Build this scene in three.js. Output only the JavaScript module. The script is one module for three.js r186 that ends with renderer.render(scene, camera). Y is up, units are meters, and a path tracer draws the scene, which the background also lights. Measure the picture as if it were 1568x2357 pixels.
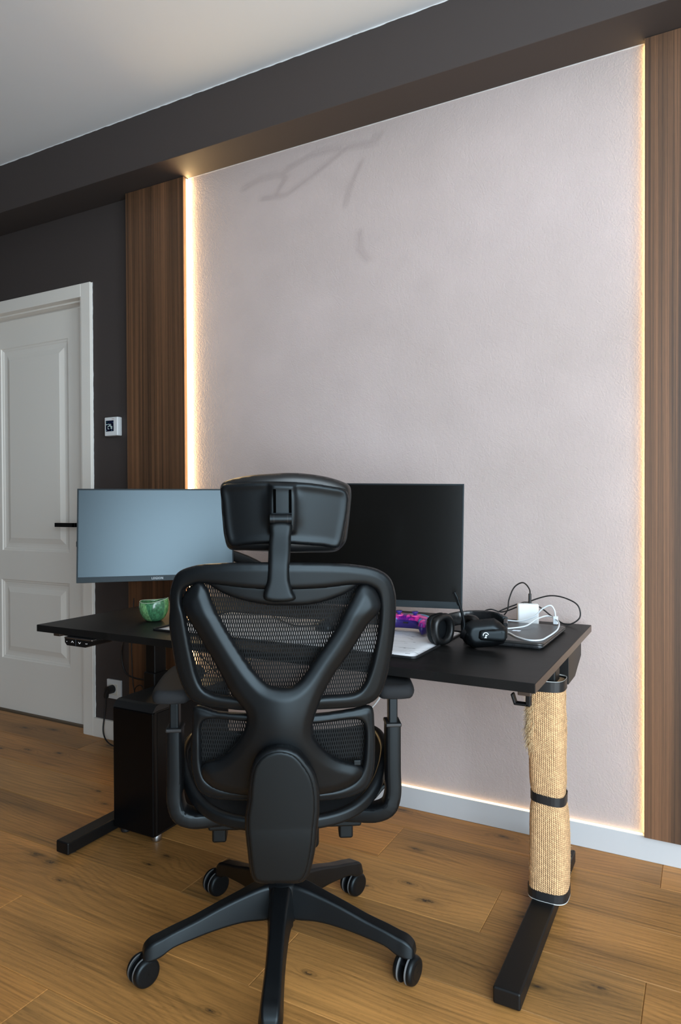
import * as THREE from 'three';
import { mergeGeometries, mergeVertices, toCreasedNormals } from 'three/addons/utils/BufferGeometryUtils.js';
import { RoundedBoxGeometry } from 'three/addons/geometries/RoundedBoxGeometry.js';
import { TextGeometry } from 'three/addons/geometries/TextGeometry.js';
import { FontLoader } from 'three/addons/loaders/FontLoader.js';
import { RectAreaLightUniformsLib } from 'three/addons/lights/RectAreaLightUniformsLib.js';

// ------------------------------------------------------------------ camera, daylight, exposure
const scene = new THREE.Scene();
const rad = THREE.MathUtils.degToRad, V3 = (x, y, z) => new THREE.Vector3(x, y, z), V2 = (x, y) => new THREE.Vector2(x, y);
const camera = new THREE.PerspectiveCamera(2 * Math.atan(1178.5 / 1572.92) * 180 / Math.PI, 1568 / 2357, 0.05, 60);
camera.position.set(0, 1.12, 2.336);
camera.rotation.set(rad(-0.627), rad(28.247), rad(-0.234), 'YXZ');
scene.add(camera);

const renderer = new THREE.WebGLRenderer({ antialias: true });
renderer.toneMapping = THREE.LinearToneMapping;
renderer.toneMappingExposure = 1.17;
renderer.shadowMap.enabled = true;
RectAreaLightUniformsLib.init();
scene.background = new THREE.Color().setRGB(0.75, 0.88, 1.0);     // hazy daylight sky outside the window
const WIN = { x0: 0.42, x1: 2.78, y0: 0.06, y1: 2.62, z: 3.5 };    // corner glazing behind the camera: opening in the wall opposite ...
const WIN2 = { z0: 2.05, z1: 3.42, y0: 0.06, y1: 2.62, x: 3.3 };   // ... and in the wall at the right
const DAY = new THREE.Color().setRGB(0.73, 0.89, 1.0);
function windowLight(w, h, at, to) { const l = new THREE.RectAreaLight(DAY, 8.5, w, h); l.name = 'window_daylight'; l.position.set(...at); l.lookAt(...to); scene.add(l); }
windowLight(WIN.x1 - WIN.x0, WIN.y1 - WIN.y0, [(WIN.x0 + WIN.x1) / 2, (WIN.y0 + WIN.y1) / 2, WIN.z - 0.03], [(WIN.x0 + WIN.x1) / 2, (WIN.y0 + WIN.y1) / 2, 0]);
windowLight(WIN2.z1 - WIN2.z0, WIN2.y1 - WIN2.y0, [WIN2.x - 0.03, (WIN2.y0 + WIN2.y1) / 2, (WIN2.z0 + WIN2.z1) / 2], [-3, (WIN2.y0 + WIN2.y1) / 2, (WIN2.z0 + WIN2.z1) / 2]);
const LED_COLOR = new THREE.Color().setRGB(1.0, 0.70, 0.33);

// ------------------------------------------------------------------ helpers
let seed = 7;
const rnd = () => { seed = (seed * 1664525 + 1013904223) >>> 0; return seed / 4294967296; };
const rr = (a, b) => a + (b - a) * rnd();
const clamp = THREE.MathUtils.clamp, lerp = THREE.MathUtils.lerp, sstep = THREE.MathUtils.smoothstep;
const hash = (x, y) => { let h = Math.imul(x, 374761393) + Math.imul(y, 668265263) | 0; h = Math.imul(h ^ (h >>> 13), 1274126177); return ((h ^ (h >>> 16)) >>> 0) / 4294967296; };
function vn(x, y) {                                               // value noise 0..1
  const ix = Math.floor(x), iy = Math.floor(y), fx = x - ix, fy = y - iy, u = fx * fx * (3 - 2 * fx), v = fy * fy * (3 - 2 * fy);
  return lerp(lerp(hash(ix, iy), hash(ix + 1, iy), u), lerp(hash(ix, iy + 1), hash(ix + 1, iy + 1), u), v);
}
const fbm = (x, y, o = 4) => { let s = 0, a = 0.5, n = 0; for (let i = 0; i < o; i++) { s += a * vn(x + i * 17.3, y + i * 9.1); n += a; x *= 2; y *= 2; a *= 0.5; } return s / n; };
function tex(w, h, fn, color = true) {                            // fn(x, y) -> [r, g, b] 0..255
  const d = new Uint8Array(w * h * 4);
  for (let y = 0; y < h; y++) for (let x = 0; x < w; x++) { const c = fn(x, y), o = (y * w + x) * 4; d[o] = clamp(c[0], 0, 255); d[o + 1] = clamp(c[1], 0, 255); d[o + 2] = clamp(c[2], 0, 255); d[o + 3] = 255; }
  const t = new THREE.DataTexture(d, w, h);
  t.magFilter = THREE.LinearFilter; t.minFilter = THREE.LinearMipmapLinearFilter; t.wrapS = t.wrapT = THREE.RepeatWrapping;
  if (color) t.colorSpace = THREE.SRGBColorSpace;
  t.needsUpdate = true; return t;
}
function canvasTex(w, h, draw, color = true) {
  const c = document.createElement('canvas'); c.width = w; c.height = h; draw(c.getContext('2d'), w, h);
  const t = new THREE.CanvasTexture(c); t.wrapS = t.wrapT = THREE.RepeatWrapping; if (color) t.colorSpace = THREE.SRGBColorSpace; return t;
}
const lin = (r, g, b) => new THREE.Color().setRGB(r, g, b);
const mat = (name, color, o = {}) => { const m = new THREE.MeshPhysicalMaterial({ color, roughness: 0.5, ...o }); m.name = name; return m; };

const taken = {};
const numbered = (n) => { const k = taken[n] = (taken[n] ?? -1) + 1; return k ? n + '_' + String(k).padStart(3, '0') : n; };
function mesh(name, geo, m, parent) {                             // a part, sub-part or one-mesh thing
  const o = new THREE.Mesh(geo, m); o.castShadow = o.receiveShadow = true;
  o.name = parent ? name : numbered(name);
  if (parent) { let k = 0; while (parent.children.some((c) => c.name === o.name)) o.name = name + '_' + String(++k).padStart(3, '0'); }
  (parent ?? scene).add(o); return o;
}
function thing(name, label, category, pos = [0, 0, 0], turn = 0, group) {
  const g = new THREE.Group(); g.name = numbered(name); g.position.set(...pos); g.rotation.y = turn;
  g.userData = { label, category }; if (group) g.userData.group = group; scene.add(g); return g;
}
function tag(o, label, category, group) { o.userData.label = label; o.userData.category = category; if (group) o.userData.group = group; return o; }
function struct(name, geo, m, parent) { const o = mesh(name, geo, m, parent); if (!parent) o.userData.kind = 'structure'; return o; }
function structGroup(name) { const g = new THREE.Group(); g.name = numbered(name); g.userData.kind = 'structure'; scene.add(g); return g; }

const box = (x0, x1, y0, y1, z0, z1) => new THREE.BoxGeometry(x1 - x0, y1 - y0, z1 - z0).translate((x0 + x1) / 2, (y0 + y1) / 2, (z0 + z1) / 2);
const rbox = (x0, x1, y0, y1, z0, z1, r = 0.004, s = 3) => new RoundedBoxGeometry(x1 - x0, y1 - y0, z1 - z0, s, r).translate((x0 + x1) / 2, (y0 + y1) / 2, (z0 + z1) / 2);
function uvMetres(g, ax = 0, ay = 1, sx = 1, sy = 1) {            // planar uv from two axes, in metres times a scale
  const p = g.attributes.position, uv = new Float32Array(p.count * 2);
  for (let i = 0; i < p.count; i++) { uv[i * 2] = p.getComponent(i, ax) * sx; uv[i * 2 + 1] = p.getComponent(i, ay) * sy; }
  g.setAttribute('uv', new THREE.BufferAttribute(uv, 2)); return g;
}
function tube(points, r, seg = 60, rs = 8, closed = false) {
  return new THREE.TubeGeometry(new THREE.CatmullRomCurve3(points.map((p) => V3(...p)), closed, 'centripetal'), seg, r, rs, closed);
}
function indexed(pos, idx, uv) {
  const g = new THREE.BufferGeometry(); g.setAttribute('position', new THREE.Float32BufferAttribute(pos, 3));
  if (uv) g.setAttribute('uv', new THREE.Float32BufferAttribute(uv, 2));
  g.setIndex(idx); g.computeVertexNormals(); return g;
}
function loft(rings, { closed = false, caps = true, crease } = {}) { // rings of equal length, each a closed loop of Vector3
  const n = rings[0].length, pos = [], idx = [], uv = [];
  rings.forEach((r, j) => r.forEach((p, i) => { pos.push(p.x, p.y, p.z); uv.push(i / n, j / (rings.length - 1)); }));
  const m = closed ? rings.length : rings.length - 1;
  for (let j = 0; j < m; j++) for (let i = 0; i < n; i++) {
    const a = j * n + i, b = j * n + (i + 1) % n, k = ((j + 1) % rings.length) * n, c = k + (i + 1) % n, d = k + i;
    idx.push(a, b, c, a, c, d);
  }
  if (caps && !closed) for (const [j, flip] of [[0, true], [rings.length - 1, false]]) {
    const c = rings[j].reduce((s, p) => s.add(p), V3(0, 0, 0)).divideScalar(n), o = pos.length / 3;
    pos.push(c.x, c.y, c.z); uv.push(0.5, 0.5);
    rings[j].forEach((p) => { pos.push(p.x, p.y, p.z); uv.push(0.5, 0.5); });
    for (let i = 0; i < n; i++) { const a = o + 1 + i, b = o + 1 + (i + 1) % n; flip ? idx.push(o, b, a) : idx.push(o, a, b); }
  }
  const g = indexed(pos, idx, uv);
  return crease ? toCreasedNormals(g, crease) : g;
}
function rring(hw, hh, r, n = 4) {                                // rounded rectangle loop, counter-clockwise
  const out = [];
  for (const [sx, sy, a0] of [[1, 1, 0], [-1, 1, 90], [-1, -1, 180], [1, -1, 270]]) for (let i = 0; i <= n; i++) { const a = rad(a0 + 90 * i / n); out.push(V2(sx * (hw - r) + r * Math.cos(a), sy * (hh - r) + r * Math.sin(a))); }
  return out;
}
function sweep(path, hw, hh, r, side, { n = 3, seg = 0, taper } = {}) { // rounded bar along a path; `side` is the axis that hw lies along
  const c = new THREE.CatmullRomCurve3(path.map((p) => V3(...p)), false, 'centripetal'), N = seg || path.length * 6, s = V3(...side), sec = rring(hw, hh, r, n), rings = [];
  for (let i = 0; i <= N; i++) {
    const p = c.getPoint(i / N), t = c.getTangent(i / N), up = V3().crossVectors(t, s).normalize(), sd = V3().crossVectors(up, t).normalize(), k = taper ? taper(i / N) : 1;
    rings.push(sec.map((q) => p.clone().addScaledVector(sd, q.x * k).addScaledVector(up, q.y * k)));
  }
  return loft(rings, { crease: 0.7 });
}
const smooth = (pts, n = 150) => new THREE.CatmullRomCurve3(pts.map((p) => V3(p[0], p[1], 0)), true, 'centripetal').getSpacedPoints(n).slice(0, -1).map((p) => V2(p.x, p.y));
const straight = (pts) => pts.map((p) => V2(p[0], p[1]));
// A solid plate with rounded rims over the surface w = surf(u, v): outline and holes are loops of Vector2; depth grows from the rim inwards on both faces.
function plate(outline, { holes = [], surf = () => 0, t = 0.01, tb = 0.01, r = 0.01, rb, cell = 0.004, extra, flat = false, lip = 0, grow = 0 } = {}) {
  rb = rb ?? r;
  const loops = [outline, ...holes], S = [];
  for (const l of loops) for (let i = 0; i < l.length; i++) { const a = l[i], b = l[(i + 1) % l.length]; S.push([a.x, a.y, b.x - a.x, b.y - a.y, 0]); }
  for (const s of S) s[4] = s[2] * s[2] + s[3] * s[3] || 1e-12;
  const sd = (x, y) => {
    let m = 1e9, inside = false;
    for (const [ax, ay, dx, dy, l] of S) {
      const px = x - ax, py = y - ay, k = clamp((px * dx + py * dy) / l, 0, 1), ex = px - k * dx, ey = py - k * dy, d = ex * ex + ey * ey;
      if (d < m) m = d;
      if ((ay > y) !== (ay + dy > y) && x < ax + dx * (y - ay) / dy) inside = !inside;
    }
    return inside ? Math.sqrt(m) : -Math.sqrt(m);
  };
  let x0 = 1e9, x1 = -1e9, y0 = 1e9, y1 = -1e9;
  for (const p of outline) { x0 = Math.min(x0, p.x); x1 = Math.max(x1, p.x); y0 = Math.min(y0, p.y); y1 = Math.max(y1, p.y); }
  x0 -= cell * 1.37 + grow; y0 -= cell * 1.21 + grow; x1 += grow; y1 += grow;
  const nx = Math.ceil((x1 - x0) / cell) + 2, ny = Math.ceil((y1 - y0) / cell) + 2, D = new Float64Array(nx * ny);
  for (let j = 0; j < ny; j++) for (let i = 0; i < nx; i++) { let d = sd(x0 + i * cell, y0 + j * cell) + grow; if (Math.abs(d) < cell * 0.02) d = cell * 0.02 * (d < 0 ? -1 : 1); D[j * nx + i] = d; }
  const P = [], id = new Map(), idx = [], circ = (k) => (1 - (1 - k) ** 2) ** 0.62;
  const node = (k) => { if (!id.has(k)) { id.set(k, P.length); P.push([x0 + (k % nx) * cell, y0 + Math.floor(k / nx) * cell, D[k]]); } return id.get(k); };
  const cut = (a, b) => { const key = a < b ? a + '_' + b : b + '_' + a; if (!id.has(key)) { const f = D[a] / (D[a] - D[b]); id.set(key, P.length); P.push([x0 + lerp(a % nx, b % nx, f) * cell, y0 + lerp(Math.floor(a / nx), Math.floor(b / nx), f) * cell, 0]); } return id.get(key); };
  for (let j = 0; j < ny - 1; j++) for (let i = 0; i < nx - 1; i++) {
    const a = j * nx + i, b = a + 1, c = a + nx + 1, d = a + nx;
    for (const tri of (i + j) % 2 ? [[a, b, c], [a, c, d]] : [[a, b, d], [b, c, d]]) {
      const poly = [];
      for (let k = 0; k < 3; k++) { const p = tri[k], q = tri[(k + 1) % 3]; if (D[p] > 0) poly.push(node(p)); if ((D[p] > 0) !== (D[q] > 0)) poly.push(cut(p, q)); }
      for (let k = 1; k + 1 < poly.length; k++) idx.push(poly[0], poly[k], poly[k + 1]);
    }
  }
  const n = P.length, pos = [], uv = [], back = [];
  const prof = (d, r) => flat ? lip * circ(Math.min(d / 0.004, 1)) + (1 - lip) * Math.min(d / r, 1) : circ(Math.min(d / r, 1));
  for (const [x, y, d] of P) { pos.push(x, y, surf(x, y) + t * prof(d, r) + (extra ? extra(x, y, d) : 0)); uv.push(x, y); }
  let m = n;
  P.forEach(([x, y, d], i) => { if (d === 0) back[i] = i; else { back[i] = m++; pos.push(x, y, surf(x, y) - tb * prof(d, rb)); uv.push(x, y); } });
  const N = idx.length;
  for (let k = 0; k < N; k += 3) idx.push(back[idx[k]], back[idx[k + 2]], back[idx[k + 1]]);
  return evened(indexed(pos, idx, uv));
}
function evened(g, turns = 2) {                                   // average each normal with its neighbours' so that clipped cells leave no seam in the shading
  const n = g.attributes.normal, ix = g.index.array; let a = n.array;
  for (let t = 0; t < turns; t++) {
    const b = Float32Array.from(a);
    for (let i = 0; i < ix.length; i += 3) for (let k = 0; k < 3; k++) { const p = ix[i + k] * 3, q = ix[i + (k + 1) % 3] * 3, r = ix[i + (k + 2) % 3] * 3; for (let c = 0; c < 3; c++) b[p + c] += 0.5 * (a[q + c] + a[r + c]); }
    for (let i = 0; i < b.length; i += 3) { const l = Math.hypot(b[i], b[i + 1], b[i + 2]) || 1; b[i] /= l; b[i + 1] /= l; b[i + 2] /= l; }
    a = b;
  }
  g.setAttribute('normal', new THREE.BufferAttribute(a, 3)); return g;
}
// A sheet without thickness over an outline (woven fabric).
function sheet(outline, surf, cell = 0.008) {
  const g = plate(outline, { surf, t: 0, tb: 0, cell }), half = g.index.count / 2;
  g.setIndex(Array.from(g.index.array.subarray ? g.index.array.subarray(0, half) : g.index.array.slice(0, half))); g.computeVertexNormals(); return g;
}
const rrect = (w, h, r, n = 6, cx = 0, cy = 0) => rring(w / 2, h / 2, r, n).map((p) => V2(p.x + cx, p.y + cy));
function extrude(pts, depth, bevel = 0.002, holes = []) {
  const s = new THREE.Shape(pts); for (const h of holes) s.holes.push(new THREE.Path(h));
  return new THREE.ExtrudeGeometry(s, { depth, bevelEnabled: bevel > 0, bevelThickness: bevel, bevelSize: bevel, bevelOffset: -bevel, bevelSegments: 2, curveSegments: 12 });
}

// ------------------------------------------------------------------ materials
const M = {
  plastic: mat('black_plastic', lin(0.004, 0.0043, 0.005), { roughness: 0.40, specularIntensity: 0.62, specularColor: lin(0.80, 0.93, 1.0) }),
  plasticSoft: mat('matt_black_plastic', lin(0.004, 0.0042, 0.0045), { roughness: 0.46, specularIntensity: 0.58, specularColor: lin(0.80, 0.93, 1.0) }),
  leather: mat('black_leather', lin(0.004, 0.0042, 0.0046), { roughness: 0.40 }),
  steel: mat('black_powder_coat', lin(0.0035, 0.0035, 0.0038), { roughness: 0.5, specularIntensity: 0.7 }),
  steelBrown: mat('dark_brown_metal', lin(0.055, 0.038, 0.029), { roughness: 0.45 }),
  void: mat('unlit_slot', lin(0.001, 0.001, 0.001), { roughness: 1, specularIntensity: 0 }),
  foam: mat('black_foam_pad', lin(0.014, 0.0145, 0.016), { roughness: 0.75, specularIntensity: 0.4 }),
  gloss: mat('black_gloss', lin(0.003, 0.003, 0.0035), { roughness: 0.3, specularIntensity: 0.3 }),
  white: mat('white_plastic', lin(0.72, 0.72, 0.72), { roughness: 0.4 }),
  whitePaint: mat('white_paint', lin(0.84, 0.785, 0.72), { roughness: 0.45 }),
  baseboard: mat('white_baseboard', lin(0.52, 0.52, 0.53), { roughness: 0.45 }),
  cable: mat('black_cable', lin(0.010, 0.010, 0.011), { roughness: 0.5 }),
  whiteCable: mat('white_cable', lin(0.66, 0.70, 0.74), { roughness: 0.45 }),
  ceiling: mat('ceiling_paint', lin(0.84, 0.86, 0.89), { roughness: 0.9 }),
  room: mat('room_wall_paint', lin(0.80, 0.76, 0.71), { roughness: 0.9 }),
  dark: mat('dark_wall_paint', lin(0.050, 0.0385, 0.0355), { roughness: 0.75 }),
  chrome: mat('grey_metal', lin(0.45, 0.45, 0.46), { roughness: 0.3, metalness: 1 }),
};
// oak planks: a few variants of grain, knots and tone
function oak(k) {
  const W = 1216, H = 224, s0 = seed; seed = 991 + k * 7919;
  const knots = []; for (let i = 0; i < 3; i++) knots.push([rr(0.06, 1.15), rr(0.05, 0.17), rr(0.5, 1.3)]);
  const tone = [0, 9, -14, 5, -8, 12, -20, 2][k], warm = rr(-5, 5), grey = rr(-6, 10), bu = rr(0, 90), bv = rr(0, 90), cath = rr(0.04, 0.18);
  seed = s0;
  return tex(W, H, (x, y) => {
    const u = x / 1000, v = y / 1000;
    let ring = (v - cath) * (50 + 20 * fbm(u * 0.8 + bu, 3, 2)) + 3.4 * fbm(u * 1.6 + bu, v * 5 + bv, 3), dark = 0, core = 0;
    for (const [ku, kv, kr] of knots) {
      const du = (u - ku) / 2.6, dv = v - kv, d = Math.hypot(du, dv) / kr + 0.004 * (fbm(u * 40 + bu, v * 40, 2) - 0.5);
      const e = Math.exp(-d / 0.026); ring = lerp(ring, d * 210 + 1.5 * fbm(u * 9, v * 25 + bv, 2), e * 0.9);
      dark += 46 * Math.exp(-((d / 0.011) ** 2)) * fbm(u * 60 + ku * 9, v * 110, 3) * 1.5 + 22 * Math.exp(-d / 0.022);
      core += Math.exp(-((d / 0.0045) ** 2)) * sstep(fbm(u * 130, v * 180 + ku * 50, 2), 0.32, 0.62);
    }
    const line = (0.5 + 0.5 * Math.sin(ring * 6.283 + 2 * fbm(u * 5, v * 60 + bv, 2))) ** 3, fine = fbm(u * 9 + bu, v * 430 + bv, 3), pore = vn(u * 70 + bu, v * 700 + bv) > 0.80 ? 1 : 0;
    const blot = fbm(u * 2.6 + bu, v * 10 + bv, 4), big = fbm(u * 1.1 + bv, v * 4 + bu, 2), vein = sstep(fbm(u * 2.2 + bv, v * 60 + bu, 3), 0.60, 0.78);
    const L = 184 + tone + (big - 0.5) * 40 + (blot - 0.5) * 50 + (fine - 0.5) * 40 - line * 14 - pore * 9 - vein * 20 - dark;
    const c = clamp(core, 0, 1);
    return [lerp(L * 1.0 + warm, 46, c), lerp(L * 0.70 - 2 + grey * 0.4, 36, c), lerp(L * 0.40 - 8 + grey, 30, c)];
  });
}
const oaks = [0, 1, 2, 3, 4, 5, 6, 7].map((k) => { const m = mat('oak_plank', lin(1, 1, 1), { roughness: 0.48, map: oak(k) }); return m; });
const walnutTex = tex(512, 1536, (x, y) => {
  const u = x / 512 * 0.36, v = y / 1536 * 2.5, wob = 0.004 * (fbm(v * 1.2, u * 8, 2) - 0.5);
  const band = fbm((u + wob) * 55, v * 0.35, 3), fine = fbm((u + wob) * 420, v * 1.3 + 5, 3), thin = vn((u + wob) * 900, v * 2.2), dash = vn(u * 700, v * 40);
  const L = 84 + (band - 0.5) * 62 + (fine - 0.5) * 46 + (thin - 0.5) * 16 + (dash - 0.5) * 7;
  return [L * 1.10, L * 0.755 + 1, L * 0.515 + 1];
});
const walnut = mat('walnut_laminate', lin(1, 1, 1), { roughness: 0.5, map: walnutTex });
const walnutEdge = mat('walnut_edge_band', lin(0.25, 0.13, 0.06), { roughness: 0.5 });
// plaster: mottled pinkish grey with trowel marks in relief
const SMEARS = [[[-1.71, 2.44], [-1.62, 2.46], [-1.53, 2.46], [-1.49, 2.44], [-1.54, 2.39]], [[-1.62, 2.38], [-1.5, 2.37], [-1.39, 2.41], [-1.29, 2.46], [-1.22, 2.49], [-1.11, 2.48], [-1.08, 2.51]], [[-1.16, 2.42], [-1.21, 2.34], [-1.23, 2.27]], [[-1.17, 2.16], [-1.17, 2.09], [-1.13, 2.04]], [[-1.5, 2.47], [-1.37, 2.5], [-1.24, 2.5]]];
const plasterMap = canvasTex(740, 1024, (c, w, h) => {
  const im = c.createImageData(w, h);
  for (let y = 0; y < h; y++) for (let x = 0; x < w; x++) {
    const u = x / 400, v = y / 400, a = fbm(u * 2.1, v * 2.1, 5) - 0.5, b = fbm(u * 9 + 40, v * 9, 4) - 0.5, L = 1 + a * 0.09 + b * 0.04, o = (y * w + x) * 4;
    im.data[o] = 211 * L; im.data[o + 1] = 198 * L; im.data[o + 2] = 194 * L + a * 3; im.data[o + 3] = 255;
  }
  c.putImageData(im, 0, 0); c.lineCap = c.lineJoin = 'round';
  const at = ([x, y]) => [(x + 2.008) / 1.834 * w, (2.554 - y) / 2.484 * h];     // metres on the wall to canvas
  for (const line of SMEARS) for (let k = 0; k < 34; k++) {
    c.strokeStyle = `rgba(118,110,108,${rr(0.002, 0.007)})`; c.lineWidth = rr(1, 9); c.beginPath();
    const ox = rr(-6, 6), oy = rr(-6, 6); line.forEach((p, i) => { const [x, y] = at(p); i ? c.lineTo(x + ox + rr(-4, 4), y + oy + rr(-4, 4)) : c.moveTo(x + ox, y + oy); }); c.stroke();
  }
});
const plasterBump = canvasTex(1480, 2048, (c, w, h) => {
  const im = c.createImageData(w, h);
  for (let y = 0; y < h; y++) for (let x = 0; x < w; x++) { const g = 128 + (fbm(x / 30, y / 30, 3) - 0.5) * 34 + (vn(x / 2.2, y / 2.2) - 0.5) * 52 + (vn(x / 5, y / 5) - 0.5) * 30, o = (y * w + x) * 4; im.data[o] = im.data[o + 1] = im.data[o + 2] = g; im.data[o + 3] = 255; }
  c.putImageData(im, 0, 0);
  c.lineCap = 'round';
  for (let i = 0; i < 900; i++) {
    const x = rnd() * w, y = rnd() * h, a = rr(0.3, 1.25), l = rr(20, 120), n = 2 + Math.floor(rnd() * 5), br = rnd() < 0.5, bend = rr(-0.35, 0.35);
    for (let k = 0; k < n; k++) {
      const ox = x + k * rr(3, 8), oy = y - k * rr(2, 6), s = rr(0.5, 1);
      c.strokeStyle = br ? `rgba(205,205,205,${rr(0.08, 0.32)})` : `rgba(60,60,60,${rr(0.08, 0.28)})`; c.lineWidth = rr(0.8, 2.2);
      c.beginPath(); c.moveTo(ox, oy); c.quadraticCurveTo(ox + l * s * 0.5 * Math.cos(a), oy + l * s * 0.5 * Math.sin(a), ox + l * s * Math.cos(a + bend), oy + l * s * Math.sin(a + bend)); c.stroke();
    }
  }
}, false);
const plaster = mat('pink_plaster', lin(0.745, 0.70, 0.69), { roughness: 0.85, map: plasterMap, bumpMap: plasterBump, bumpScale: 0.0024 });
// woven mesh of the chair: staggered upright slots
const meshAlpha = canvasTex(64, 240, (c, w, h) => {
  c.fillStyle = '#fff'; c.fillRect(0, 0, w, h); c.fillStyle = '#000';
  for (const [x, y] of [[16, 60], [48, 180], [48, -60], [16, 300]]) { c.beginPath(); c.moveTo(x, y - 62); c.quadraticCurveTo(x + 16, y - 8, x + 11, y + 20); c.quadraticCurveTo(x + 8, y + 46, x, y + 62); c.quadraticCurveTo(x - 16, y + 8, x - 11, y - 20); c.quadraticCurveTo(x - 8, y - 46, x, y - 62); c.fill(); }
}, false);
meshAlpha.repeat.set(1 / 0.00505, 1 / 0.019);
const fabric = mat('woven_mesh', lin(0.006, 0.0065, 0.007), { roughness: 0.7, specularIntensity: 0.35, side: THREE.DoubleSide, alphaMap: meshAlpha, alphaTest: 0.5 });
const seatWeave = tex(64, 64, (x, y) => { const k = (Math.floor(x / 16) + Math.floor(y / 16)) % 2, L = 16 + 26 * k * Math.sin((x % 16) / 16 * Math.PI); return [L, L * 1.05, L * 1.12]; });
seatWeave.repeat.set(1 / 0.009, 1 / 0.012);
const seatFabric = mat('dense_woven_mesh', lin(1, 1, 1), { roughness: 0.75, specularIntensity: 0.35, side: THREE.DoubleSide, map: seatWeave });
const deskTex = tex(1024, 512, (x, y) => { const u = x / 640, v = y / 640, L = 24 + (fbm(u * 3, v * 150, 3) - 0.5) * 16 + (vn(u * 20, v * 400) - 0.5) * 7; return [L, L * 0.97, L * 0.96]; });
const deskTop = mat('black_wood_laminate', lin(1, 1, 1), { roughness: 0.45, specularIntensity: 0.32, map: deskTex });
const deskEdge = mat('dark_brown_edge_band', lin(0.070, 0.048, 0.036), { roughness: 0.38 });

// ------------------------------------------------------------------ room shell
const RX0 = -4.0, RX1 = 3.3, RZ1 = 3.5, CY = 2.78, BY = 2.55;
{ // floor of oak planks laid along the wall
  const floor = struct('floor', box(RX0 - 0.15, RX1 + 0.15, -0.16, -0.0125, -0.25, RZ1 + 0.2), mat('floor_board', lin(0.26, 0.16, 0.075), { roughness: 0.6 }));
  const PL = 1.216, PW = 0.2235, ch = 0.0017, variants = [];
  const slab = (flip, l) => {                                     // chamfered plank of length l, uv over the plank
    const a = [], f = (x, y, z) => a.push(x, y, z), pos = [];
    for (const [i, y] of [[ch, 0], [0, -ch], [0, -0.012]]) for (const [x, z] of [[i + 0.0002, i + 0.0002], [l - i - 0.0002, i + 0.0002], [l - i - 0.0002, PW - i - 0.0002], [i + 0.0002, PW - i - 0.0002]]) f(x, y, z);
    const idx = [0, 2, 1, 0, 3, 2];
    for (let k = 0; k < 2; k++) for (let i = 0; i < 4; i++) { const p = k * 4 + i, q = k * 4 + (i + 1) % 4; idx.push(p, q, q + 4, p, q + 4, p + 4); }
    const uv = []; for (let i = 0; i < a.length; i += 3) { let s = a[i] / PL, t = a[i + 2] / PW; if (flip & 1) s = 1 - s; if (flip & 2) t = 1 - t; uv.push(s, t); }
    const g = indexed(a, idx, uv).toNonIndexed(); g.computeVertexNormals(); return g;
  };
  for (let f = 0; f < 4; f++) variants.push(slab(f, PL));
  // joints seen in the photograph fix where each row starts
  const starts = [-0.12, -0.925, -0.524, -0.125, -0.94, -1.735, -1.345, -0.7, -0.3, -1.1, -0.55, -1.5];
  const L = [1, 3, 5, 7], D = [2, 4, 6], A = [0, 1, 2, 3, 4, 7], tones = [A, A, [0, 4, 7], D, L, L, [1, 3, 5], L, A, L, A, L];  // lighter and darker rows as laid
  starts.forEach((s, k) => {
    const z = -0.068 + k * PW;
    for (let n = -4; n <= 3; n++) {
      const x = s + n * PL; if (x + PL < -3.9 || x > 1.7) continue;
      const o = struct('plank', variants[Math.floor(rnd() * 4)], oaks[tones[k][Math.floor(rnd() * tones[k].length)]], floor); o.position.set(x, 0, z);
    }
  });
}
struct('ceiling', box(RX0 - 0.15, RX1 + 0.15, CY, CY + 0.15, -0.2, RZ1 + 0.2), M.ceiling);
{ // dark back wall with the door opening, left of and behind the panels
  const s = new THREE.Shape(straight([[RX0, 0], [-3.607, 0], [-3.607, 2.15], [-2.689, 2.15], [-2.689, 0], [RX1, 0], [RX1, CY], [RX0, CY]]));
  struct('wall_back', new THREE.ExtrudeGeometry(s, { depth: 0.16, bevelEnabled: false }).translate(0, 0, -0.18), M.dark);
}
struct('wall_left', box(RX0 - 0.15, RX0, 0, CY, -0.2, RZ1 + 0.15), M.dark);
// a glazed wall lies along x at z = 0 (inside face), then is turned and moved into place
function glazedWall(wallName, a0, a1, w0, w1, y0, y1, m, place) {
  const s = new THREE.Shape(straight([[a0, 0], [a1, 0], [a1, CY], [a0, CY]])), F = (g) => g.applyMatrix4(place);
  s.holes.push(new THREE.Path(straight([[w0, y0], [w1, y0], [w1, y1], [w0, y1]])));
  struct(wallName, F(new THREE.ExtrudeGeometry(s, { depth: 0.2, bevelEnabled: false })), m);
  const w = structGroup('window_' + (wallName === 'wall_front' ? 1 : 2)), fr = 0.06, xm = (w0 + w1) / 2, hole = (a, b) => straight([[a, y0 + fr], [b, y0 + fr], [b, y1 - fr], [a, y1 - fr]]);
  struct('window_frame', F(extrude(straight([[w0, y0], [w1, y0], [w1, y1], [w0, y1]]), 0.05, 0.003, [hole(w0 + fr, xm - 0.03), hole(xm + 0.03, w1 - fr)]).translate(0, 0, 0.06)), M.white, w);
  for (const [a, b] of [[w0 + fr, xm - 0.03], [xm + 0.03, w1 - fr]]) struct('window_pane', F(box(a, b, y0 + fr, y1 - fr, 0.083, 0.087)), mat('window_glass', lin(1, 1, 1), { roughness: 0, transmission: 1, thickness: 0 }), w);
  struct('window_sill', F(rbox(w0 - 0.03, w1 + 0.03, y0 - 0.03, y0, -0.06, 0.06)), M.white, w);
}
glazedWall('wall_front', RX0, RX1, WIN.x0, WIN.x1, WIN.y0, WIN.y1, M.dark, new THREE.Matrix4().makeTranslation(0, 0, RZ1));
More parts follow.
